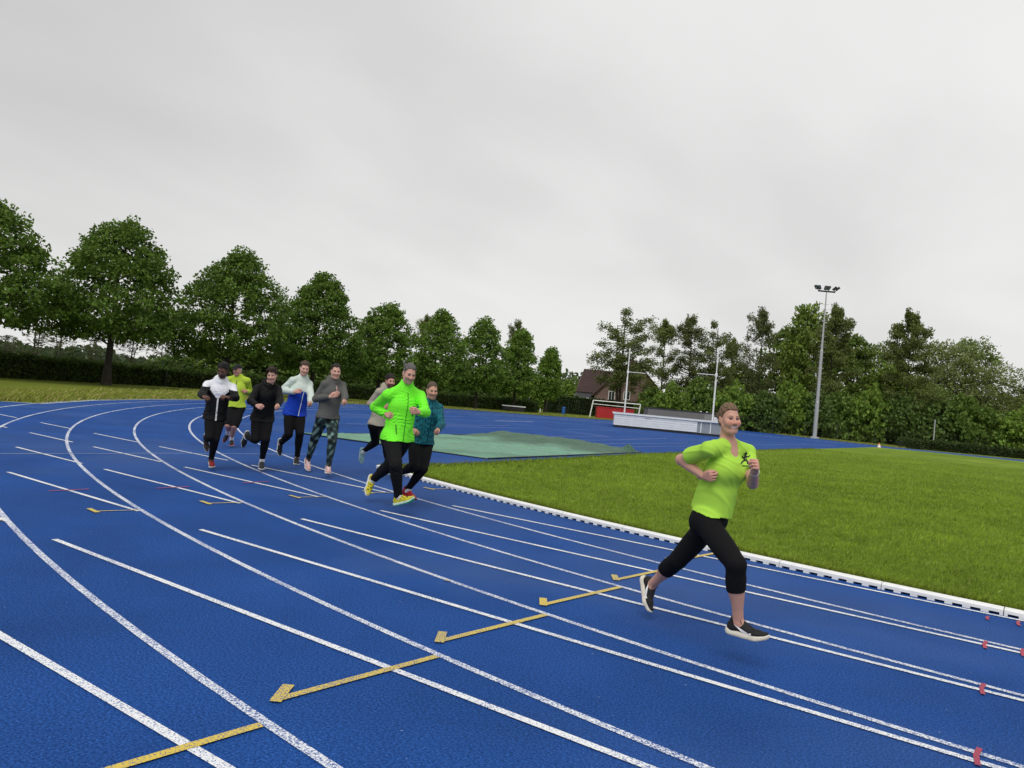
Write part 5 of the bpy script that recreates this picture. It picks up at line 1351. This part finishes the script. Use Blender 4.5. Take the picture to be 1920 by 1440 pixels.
    for strokes in t.get('emblem', ()):
        pts, wd = strokes; A, Bq = [], []
        P2 = np.array(pts, float)*1.0; tt = np.linspace(0, len(P2)-1, 4*(len(P2)-1)+1)
        X = np.interp(tt, range(len(P2)), P2[:, 0]); Y = np.interp(tt, range(len(P2)), P2[:, 1]); wv = np.interp(tt, range(len(P2)), wd)
        dx, dy = np.gradient(X), np.gradient(Y); L_ = np.hypot(dx, dy)+1e-9
        for x_, y_, a_, b_, w_ in zip(X, Y, -dy/L_, dx/L_, wv):
            A.append(on_sight(t['eo'][0]+(x_+a_*w_)*270, t['eo'][1]-(y_+b_*w_)*270)); Bq.append(on_sight(t['eo'][0]+(x_-a_*w_)*270, t['eo'][1]-(y_-b_*w_)*270))
        n_ = len(A); mesh_obj('emblem', np.array(A+Bq)-root, [(i, i+1, n_+i+1, n_+i) for i in range(n_-1)], M['black'], top)
    # ---- trousers
    b = c['bottom']; off = b['off']; lg = []
    for q in 'RL':
        kr = b.get('kr', 1.0); e_ = kn[q]+(an[q]-kn[q])*b['cut']
        lg.append(Limb(hip[q], kn[q], [.048*H*fw, .049*H*fw, .042*H*kr, .034*H*kr], .04, cut=b['cut'] < .02))
        if b['cut'] > .02:
            full = [.0315*H, .033*H, .028*H, .0215*H, .0205*H]; ts = np.linspace(0, b['cut'], 5); rr = np.interp(ts, np.linspace(0, 1, 5), full)*kr
            lg.append(Limb(kn[q], e_, list(rr), .02, cut=True))
            if b['cut'] > .35: lg.append(legs[q][2])
        lg.append(B[-1] if False else Ell(hip[q]-f*.018*H-up*.008*H, (.043*H*fw, .042*H*fw, .051*H*fw), k=.04))
    lg += [Limb(hip['R'], hip['L'], .047*H if not fem else .043*H, .05, ax=ft, fl=1.0), Limb(P0-up*.005*H, W, [.082*H, .076*H] if not fem else [.074*H, .066*H], .04, ax=ft, fl=.78, cut=True)]
    dsp2 = wrinkles(c['seed']+9, b['wr'], b.get('wf', 80.0), nrm(kn['L']-hip['L']) if b.get('along') else None)
    V, Q = mesh_sdf(lg, vox, off=off, disp=dsp2, dmax=b['wr'])
    Cb = b['col'](V, *tc_(V)) if callable(b['col']) else np.tile(np.array(b['col'], float), (len(V), 1))
    mesh_obj(b['name'], V-root, Q, M['cloth'], me, Cb, smooth=True)
    # ---- shoes, socks
    for q in 'RL':
        so_ = c['shoes'] if not isinstance(c['shoes'], dict) or 'upper' in c['shoes'] else c['shoes'][q]
        uh = nrm(kn[q]-an[q]); to_ = to[q]
        ltq = l if np.linalg.norm(np.cross(l, nrm(to_-an[q]))) > .35 else np.cross(uh, nrm(to_-an[q]))
        vv_ = nrm(to_-an[q]); fwd = f-uh*(f@uh)
        # the sole faces away from the shin: pick the up side of the foot by the shin direction
        upx = np.cross(vv_, nrm(ltq-vv_*(ltq@vv_))); hint = uh if abs(upx@uh) > .2 else nrm(f+Z*.3)
        swd = so_.get('swoosh')
        shoe(me, q, an[q], to_, ltq, hint, H*(1.0 if not fem else .96), c['shvox'], so_['upper'], so_['sole'], root, so_.get('label'), so_.get('sole2'), (swd[q] if swd else None), so_.get('laces'), so_.get('thick', 1.0))
        if c.get('sock'):
            e0, e1 = c['sock'][q] if isinstance(c['sock'], dict) else (c['sock'][0], c['sock'][1])
            V, Q = mesh_sdf([Limb(an[q]+(to_-an[q])*.1, an[q]+(kn[q]-an[q])*e1, [.0215*H, .0215*H, .0235*H if e1 > .3 else .0215*H], .02, cut=True)], vox*.8, off=.003)
            mesh_obj('sock', V-root, Q, M['cloth'], me, np.tile(np.array(c['sock_c']), (len(V), 1)), smooth=True)
    for (q, tt, rad, wid, colr, nm_) in c.get('bands', ()):
        ctr = el[q]+(wr[q]-el[q])*tt; ax = nrm(wr[q]-el[q]); a1 = nrm(np.cross(ax, Z)); a2 = np.cross(ax, a1); mbk = MB(); n_ = 20
        Vb = [ctr+ax*z_+rad*r__*(math.cos(6.2832*k_/n_)*a1+math.sin(6.2832*k_/n_)*a2) for (z_, r__) in ((-wid, .96), (-wid, 1.06), (wid, 1.06), (wid, .96)) for k_ in range(n_)]
        Fb = [(i*n_+k_, i*n_+(k_+1) % n_, ((i+1) % 4)*n_+(k_+1) % n_, ((i+1) % 4)*n_+k_) for i in range(4) for k_ in range(n_)]
        mesh_obj(nm_, np.array(Vb)-root, Fb, M['rubber'], me, np.tile(np.array(colr), (len(Vb), 1)))
    return me

BLK = (.0075, .0075, .0085)
def camo(V, u, v, w):
    C = np.tile(np.array([.028, .042, .042]), (len(V), 1))
    n = np.sin(V[:, 0]*31+2*np.sin(V[:, 2]*23))+np.sin(V[:, 2]*37+2.5*np.sin(V[:, 1]*29+V[:, 0]*17))+.7*np.sin(V[:, 1]*61+V[:, 2]*43)
    C[n > .55] = (.075, .135, .115); C[n > 1.25] = (.19, .29, .25); C[n < -1.3] = (.010, .014, .014)
    side = (u > .022)&((w < -.10)|(u > .06)); C[side] = C[side]*.25+np.array([.045, .058, .057])*.75
    return C
def teal_pat(V, u, v, w, sl):
    n = np.sin(V[:, 0]*70+3*np.sin(V[:, 2]*41))+np.sin(V[:, 2]*83+3*np.sin(V[:, 1]*57))+.8*np.sin((V[:, 0]+V[:, 1])*120)
    t = np.clip(.5+n*.28, 0, 1)[:, None]; return np.array([.004, .045, .062])*(1-t)+np.array([.010, .155, .20])*t
def p1_top(V, u, v, w, sl):
    lim = .135+.085*np.clip(np.abs(u)/.085, 0, 1)*(v > -.03)-.0*u
    wh = np.where(sl, w > .235, w > np.where(np.abs(u) < .02, .150, lim)); C = np.where(wh[:, None], np.array([[.72, .73, .78]]), np.array([[.0055, .0055, .0065]])); return C.astype(float)
def p4_top(V, u, v, w, sl):
    bl = (~sl) & (w < .196+.02*np.clip(u*8, -1, 1)*0); C = np.where(bl[:, None], np.array([[.006, .045, .42]]), np.array([[.56, .64, .59]])).astype(float)
    return C
def green_shoe(V):
    C = np.tile(np.array([.62, .55, .03]), (len(V), 1)); n = np.sin(V[:, 0]*150+40*V[:, 2])*np.sin(V[:, 2]*170); C[(n > .25) & (V[:, 2] > .05)] = (.05, .045, .02)
    C[V[:, 0] > .165] = (.55, .50, .10); return C
def pink_shoe(V):
    C = np.tile(np.array([.60, .36, .35]), (len(V), 1)); C[(np.abs(V[:, 0]-.05) < .02) & (V[:, 2] < .075)] = (.05, .03, .03); C[(V[:, 2] > .075) & (np.sin(V[:, 0]*260) > .2)] = (.75, .62, .60); C[V[:, 2] > .10] = (.03, .03, .035); return C
def red_shoe(V):
    C = np.tile(np.array([.42, .012, .020]), (len(V), 1)); return C
def p1_shoe(V):
    C = np.tile(np.array([.22, .012, .012]), (len(V), 1)); C[V[:, 0] < .02] = (.05, .03, .02); C[V[:, 2] > .09] = (.02, .02, .02); return C

SK = (.57, .305, .225)
PEOPLE = []
# woman in front
def lime(V, u, v, w, sl): return np.tile(np.array([.40, .69, .075]), (len(V), 1))
EMB = [([(-.004, .040), (.006, .046), (.012, .040)], [.008, .010, .006]), ([(.006, .034), (-.002, .016), (.004, .000)], [.010, .011, .008]), ([(.004, .030), (.022, .024), (.034, .036)], [.004, .004, .003]),
       ([(.0, .026), (-.016, .018), (-.022, .030)], [.004, .004, .003]), ([(.002, .004), (.018, -.010), (.014, -.026)], [.006, .005, .004]), ([(.0, .004), (-.018, -.008), (-.030, -.024)], [.006, .005, .004]), ([(-.02, -.038), (.024, -.038)], [.003, .003])]
PEOPLE.append(dict(name='woman', label='woman in a lime V-neck shirt and black three-quarter leggings, smiling, running in front', H=1.70, D=4.97, f=(.80, -.60), fem=True, vox=.005, hvox=.0024, handvox=.0024, shvox=.0030, seed=4,
    J=dict(head=(1367, 787), pelvis=(1331, 969), neck=(1366, 836), hipR=(1322, 978), hipL=(1339, 973), shR=(1330, 843), shL=(1402, 848), elR=(1277, 862, 1), wrR=(1319, 893, -1), hdR=(1336, 893, -1), elL=(1411, 906, -1), wrL=(1415, 882, -1), hdL=(1420, 868, -1),
           knR=(1380, 1058, -1), anR=(1384, 1168, 1), toR=(1434, 1201, -1), knL=(1271, 1050, 1), anL=(1222, 1096, 1), toL=(1213, 1150, 1)),
    hf=(.17, -.985), pitch=-2, roll=2, head=dict(smile=1.0, fem=True, jaw=.84, sx=.96), hs=.885, hd=-.03, skin=SK,
    face=dict(smile=1.0, fem=True, brow=(.10, .055, .035), lips=(.56, .21, .19), red=.55, iris=(.05, .045, .035)), hair='bun', wx=.90, hair_c=(.20, .12, .068), curlR=1.05, curlL=1.0, palmR=(1, .2, .3), palmL=(-1, -.3, .1),
    top=dict(name='shirt', off=.008, hem=.020, hemup=1.0, skirt=.076, col=lime, wr=.010, folds=True, short=True, vneck=True, emblem=EMB, eo=(1397, 863)),
    bottom=dict(name='leggings', off=.004, cut=.42, wr=.0016, col=BLK), shoes=dict(upper=(.010, .010, .011), sole=(.66, .62, .52), sole2=(.58, .52, .42), swoosh={'R': -1, 'L': -1}, laces=M['dark_metal'], thick=1.3),
    bands=[('L', .90, .0285, .003, (.55, .55, .56), 'bracelet')]))
PEOPLE.append(dict(name='p1', label='runner in a white and black hooded jacket, leftmost of the group, looking down', H=1.77, D=11.55, f=(.35, -.94), vox=.0085, hvox=.0036, handvox=.0036, shvox=.0048, seed=11,
    J=dict(head=(418, 694.5), pelvis=(404, 776), neck=(414, 715), hipR=(396, 780), hipL=(411, 781), shR=(389, 722), shL=(436, 727), elR=(378, 739, -1), wrR=(382, 744, -1), hdR=(388, 746, -1), elL=(442, 746, -1), wrL=(428, 746, -1), hdL=(418, 743, -1),
           knR=(393, 820, -1), anR=(386, 822, 1), toR=(387, 843, 1), knL=(403, 824, -1), anL=(396, 861, 1), toL=(399, 877, -1)),
    hf=(.02, -1), pitch=22, roll=-4, hs=.98, hd=-.07, skin=(.115, .052, .034), face=dict(red=0.06, brow=(.012, .01, .009), lips=(.12, .05, .04), beard=(.02, .013, .01), beard_a=.6, iris=(.015, .012, .01)), hair='afro', hair_c=(.012, .010, .009),
    palmR=(.6, 0, -1), palmL=(-.6, 0, -1), curlR=.8, curlL=.8,
    top=dict(name='jacket', off=.012, hem=-.050, skirt=.094, col=p1_top, wr=.009, wf=58, collar=.030, hood=True, mat='nylon', sl=.93, zip=(.150, -.045, .0, .012, (.7, .7, .7), .022)),
    bottom=dict(name='tights', off=.005, cut=.95, wr=.002, col=BLK), shoes={'R': dict(upper=(.05, .04, .03), sole=(.68, .66, .60)), 'L': dict(upper=p1_shoe, sole=(.60, .58, .55), sole2=(.02, .02, .02))}, bands=[('L', .86, .032, .014, (.01, .01, .01), 'watch')]))
PEOPLE.append(dict(name='p2', label='older runner in a lime zip shirt, dark cap and black shorts, behind the rest', H=1.77, D=15.2, f=(.10, -1), vox=.010, hvox=.0042, handvox=.0042, shvox=.0055, seed=17,
    J=dict(head=(445.5, 694.5), pelvis=(443, 760), neck=(447, 707), hipR=(436, 763), hipL=(450, 764), shR=(430, 712), shL=(464, 714), elR=(426, 731, 1), wrR=(432, 739, -1), hdR=(436, 740, -1), elL=(469, 735, 1), wrL=(463, 734, -1), hdL=(458, 733, -1),
           knR=(427, 797, -1), anR=(428, 812, 1), toR=(419.5, 827, 1), knL=(439, 799, -1), anL=(434, 824, 1), toL=(435, 836, -1)),
    hf=(-.25, -.97), pitch=6, hs=.98, skin=(.50, .25, .19), face=dict(red=0.28, brow=(.2, .17, .15)), hair='cap', hair_c=(.35, .33, .31), cap_c=(.022, .022, .024), palmL=(-1, 0, -.3),
    top=dict(name='running_shirt', off=.012, hem=-.02, skirt=.092, col=(.42, .56, .055), wr=.006, collar=.030, sl=.95, zip=(.285, .20, .0, .0, (.05, .05, .05), .016)),
    bottom=dict(name='shorts', off=.014, cut=.0, wr=.004, col=BLK, kr=1.25), shoes=dict(upper=(.02, .018, .018), sole=(.55, .12, .10), sole2=(.6, .55, .5)), sock={'R': (0, .62), 'L': (0, .2)}, sock_c=(.68, .68, .68)))
PEOPLE.append(dict(name='p3', label='curly-haired runner in a black hooded jacket and black tights', H=1.80, D=11.9, f=(.40, -.92), vox=.0085, hvox=.0036, handvox=.0036, shvox=.0048, seed=23,
    J=dict(head=(510, 704), pelvis=(492, 780), neck=(504, 722), hipR=(483, 783), hipL=(501, 784), shR=(483, 729), shL=(521, 731), elR=(470, 752, -1), wrR=(482, 761, -1), hdR=(489, 763, -1), elL=(525, 750, -1), wrL=(520.5, 760, -1), hdL=(522, 766, -1),
           knR=(479, 824, -1), anR=(463, 819, 1), toR=(455, 834, 1), knL=(498, 824, -1), anL=(491, 864, 1), toL=(491, 881, -1)),
    hf=(.14, -.99), pitch=10, roll=3, hs=.97, hd=-.07, skin=(.58, .335, .26), face=dict(red=0.33, brow=(.05, .03, .02)), hair='curly', hair_c=(.040, .023, .014), palmR=(1, 0, -.2), palmL=(-1, 0, 0),
    top=dict(name='jacket', off=.012, hem=-.045, skirt=.090, col=(.0055, .0055, .0065), wr=.009, wf=58, collar=.025, hood=True, mat='nylon', sl=.95),
    bottom=dict(name='tights', off=.005, cut=.95, wr=.002, col=BLK), shoes=dict(upper=(.025, .028, .032), sole=(.72, .71, .68), sole2=(.03, .03, .03)), sock=(0, .14), sock_c=(.70, .70, .70)))
PEOPLE.append(dict(name='p4', label='runner in a mint and bright blue jacket with a white zip, black tights', H=1.86, D=12.8, f=(.50, -.87), vox=.0085, hvox=.0038, handvox=.0038, shvox=.0048, seed=31,
    J=dict(head=(571, 691), pelvis=(553, 771), neck=(568.5, 709), hipR=(543.5, 773), hipL=(562, 775), shR=(549, 714), shL=(579, 721), elR=(529.5, 732, .1), wrR=(553, 735, -.8), hdR=(561, 733, -.3), elL=(583, 743, -1), wrL=(581.5, 755, -1), hdL=(583, 760, -1),
           knR=(541, 815, -1), anR=(527, 831, 1), toR=(523, 851, 1), knL=(562, 813, -1), anL=(557, 858, 1), toL=(556, 872, -1)),
    hf=(.42, -.91), pitch=13, roll=-3, hs=.97, hd=-.07, skin=(.62, .36, .28), face=dict(red=0.33, brow=(.10, .06, .04)), hair='wave', hair_c=(.075, .045, .028), palmR=(1, .3, .3), palmL=(-1, 0, 0),
    top=dict(name='jacket', off=.013, hem=-.040, skirt=.102, swing=.018, col=p4_top, wr=.010, wf=50, collar=.030, mat='nylon', sl=.95, zip=(.280, -.03, .004, .0, (.72, .73, .76), .014)),
    bottom=dict(name='tights', off=.005, cut=.95, wr=.002, col=BLK), shoes=dict(upper=(.018, .02, .022), sole=(.70, .69, .62), sole2=(.03, .03, .03))))
PEOPLE.append(dict(name='p5', label='dark-haired runner in a grey half-zip hoodie and green patterned tights', H=1.88, D=12.0, f=(.55, -.83), vox=.0085, hvox=.0036, handvox=.0036, shvox=.0048, seed=37,
    J=dict(head=(629.5, 697), pelvis=(614, 779), neck=(626, 715), hipR=(606, 782), hipL=(624, 785), shR=(609, 721), shL=(642, 723), elR=(592, 748, .1), wrR=(619, 744, -.8), hdR=(627, 741, -.2), elL=(647, 744, -1), wrL=(645, 752, -1), hdL=(648, 757, -1),
           knR=(590, 822, 1), anR=(578, 861, 1), toR=(577, 882, -1), knL=(623, 828, -1), anL=(616, 874, 1), toL=(616, 889, -1)),
    hf=(.40, -.92), pitch=6, hs=.98, hd=-.05, skin=(.60, .345, .265), face=dict(red=0.28, brow=(.03, .02, .015)), hair='short', hair_c=(.022, .015, .012), curlR=.25, palmR=(.6, -1, 0), palmL=(-1, 0, 0),
    top=dict(name='hoodie', off=.009, hem=-.025, skirt=.088, col=(.105, .105, .100), wr=.005, collar=.022, hood=True, sl=.97, zip=(.262, .19, .0, .004, (.62, .38, .36), .016)),
    bottom=dict(name='patterned_tights', off=.006, cut=.95, wr=.002, col=camo), shoes=dict(upper=pink_shoe, sole=(.72, .66, .62), sole2=(.03, .03, .03))))
PEOPLE.append(dict(name='p6', label='bearded runner in a beige hoodie, half hidden behind the neon green jacket', H=1.80, D=12.5, f=(.62, -.78), vox=.0085, hvox=.0038, handvox=.0038, shvox=.0048, seed=41,
    J=dict(head=(731.5, 715.5), pelvis=(710, 793), neck=(727, 729), hipR=(702, 796), hipL=(715, 797), shR=(711, 735), shL=(744, 738), elR=(694, 757, .2), wrR=(717, 763, -.75), hdR=(723, 762, -.4), elL=(750, 758, -1), wrL=(746, 768, -1), hdL=(744, 772, -1),
           knR=(704, 829, 1), anR=(682, 846, 1), toR=(676, 869, 1), knL=(724, 835, -1), anL=(729, 877, 1), toL=(733, 891, -1)),
    hf=(.52, -.85), pitch=4, hs=.97, skin=(.50, .27, .20), face=dict(red=0.17, brow=(.02, .014, .01), beard=(.03, .018, .012), beard_a=.85), hair='messy', hair_c=(.018, .012, .010),
    top=dict(name='hoodie', off=.010, hem=-.025, skirt=.088, col=(.36, .33, .27), wr=.006, collar=.022, hood=True, sl=.96),
    bottom=dict(name='tights', off=.005, cut=.95, wr=.002, col=BLK), shoes=dict(upper=(.14, .26, .30), sole=(.26, .36, .38)), sock=(0, .16), sock_c=(.65, .66, .66)))
PEOPLE.append(dict(name='p7', label='tall grey-haired runner in a neon green zip jacket and loose black trousers', H=1.88, D=9.2, f=(.58, -.81), vox=.0072, hvox=.0031, handvox=.0030, shvox=.0042, seed=47,
    J=dict(head=(767, 701.5), pelvis=(745, 816), neck=(761, 727), hipR=(734, 820), hipL=(758, 823), shR=(727, 741), shL=(788, 743), elR=(703, 764, 1), wrR=(724, 777, -1), hdR=(732, 779, -1), elL=(798, 773, -1), wrL=(785, 773, -1), hdL=(774, 770, -1),
           knR=(742, 872, -1), anR=(747, 933, 1), toR=(773, 938, -1), knL=(729, 873, 1), anL=(700, 899, 1), toL=(687, 930, 1)),
    hf=(.46, -.89), pitch=15, roll=-4, hs=.97, hd=-.07, skin=(.56, .31, .235), face=dict(red=0.19, brow=(.06, .05, .045), beard=(.28, .2, .17), beard_a=.4), hair='wave', fz=.085, hair_c=(.135, .128, .122), palmR=(1, .2, -.2), palmL=(-.5, -1, 0), curlL=.95,
    top=dict(name='jacket', off=.015, hem=-.035, skirt=.095, col=(.18, .88, .035), wr=.011, wf=55, collar=.040, mat='nylon', sl=.96, zip=(.285, -.03, .0, .004, (.05, .30, .02), .012), pockets=((.048, .215, .050, .14, .020, (.04, .12, .04)), (-.055, .075, -.045, .01, .012, (.04, .16, .03)))),
    bottom=dict(name='trousers', off=.013, cut=.94, wr=.007, wf=45, along=True, col=(.010, .010, .011)), shoes={'R': dict(upper=green_shoe, sole=(.50, .62, .55), sole2=(.05, .42, .22)), 'L': dict(upper=green_shoe, sole=(.62, .62, .58))}, sock=(0, .17), sock_c=(.66, .66, .66),
    bands=[('L', .93, .034, .014, (.012, .012, .013), 'watch')]))
PEOPLE.append(dict(name='p8', label='short-haired runner in a patterned teal jacket and black tights, right of the neon green jacket', H=1.76, D=10.0, f=(.50, -.87), vox=.0078, hvox=.0033, handvox=.0033, shvox=.0044, seed=53,
    J=dict(head=(810, 733), pelvis=(789, 825), neck=(806, 755), hipR=(779, 830), hipL=(799, 832), shR=(786, 763), shL=(823, 766), elR=(772, 792, 1), wrR=(776, 806, -1), hdR=(779, 814, -1), elL=(827, 795, -1), wrL=(821, 806, -1), hdL=(821, 813, -1),
           knR=(777, 875, -1), anR=(750, 886, 1), toR=(741, 906, 1), knL=(793, 879, -1), anL=(763, 919, 1), toL=(778, 937, -1)),
    hf=(.38, -.92), pitch=8, roll=0, hs=.98, hd=-.05, skin=(.55, .30, .22), face=dict(red=0.28, brow=(.11, .07, .05), beard=(.25, .15, .11), beard_a=.3), hair='short', hair_c=(.115, .080, .055), palmL=(-1, 0, 0),
    top=dict(name='jacket', off=.012, hem=-.025, skirt=.092, col=teal_pat, wr=.008, collar=.026, mat='nylon', sl=.96, zip=(.27, -.01, .0, .0, (.004, .03, .045), .010)),
    bottom=dict(name='tights', off=.006, cut=.95, wr=.002, col=BLK), shoes=dict(upper=red_shoe, sole=(.38, .015, .02), sole2=(.03, .03, .03)), sock=(0, .16), sock_c=(.70, .70, .70)))
for c in PEOPLE: build_person(c)
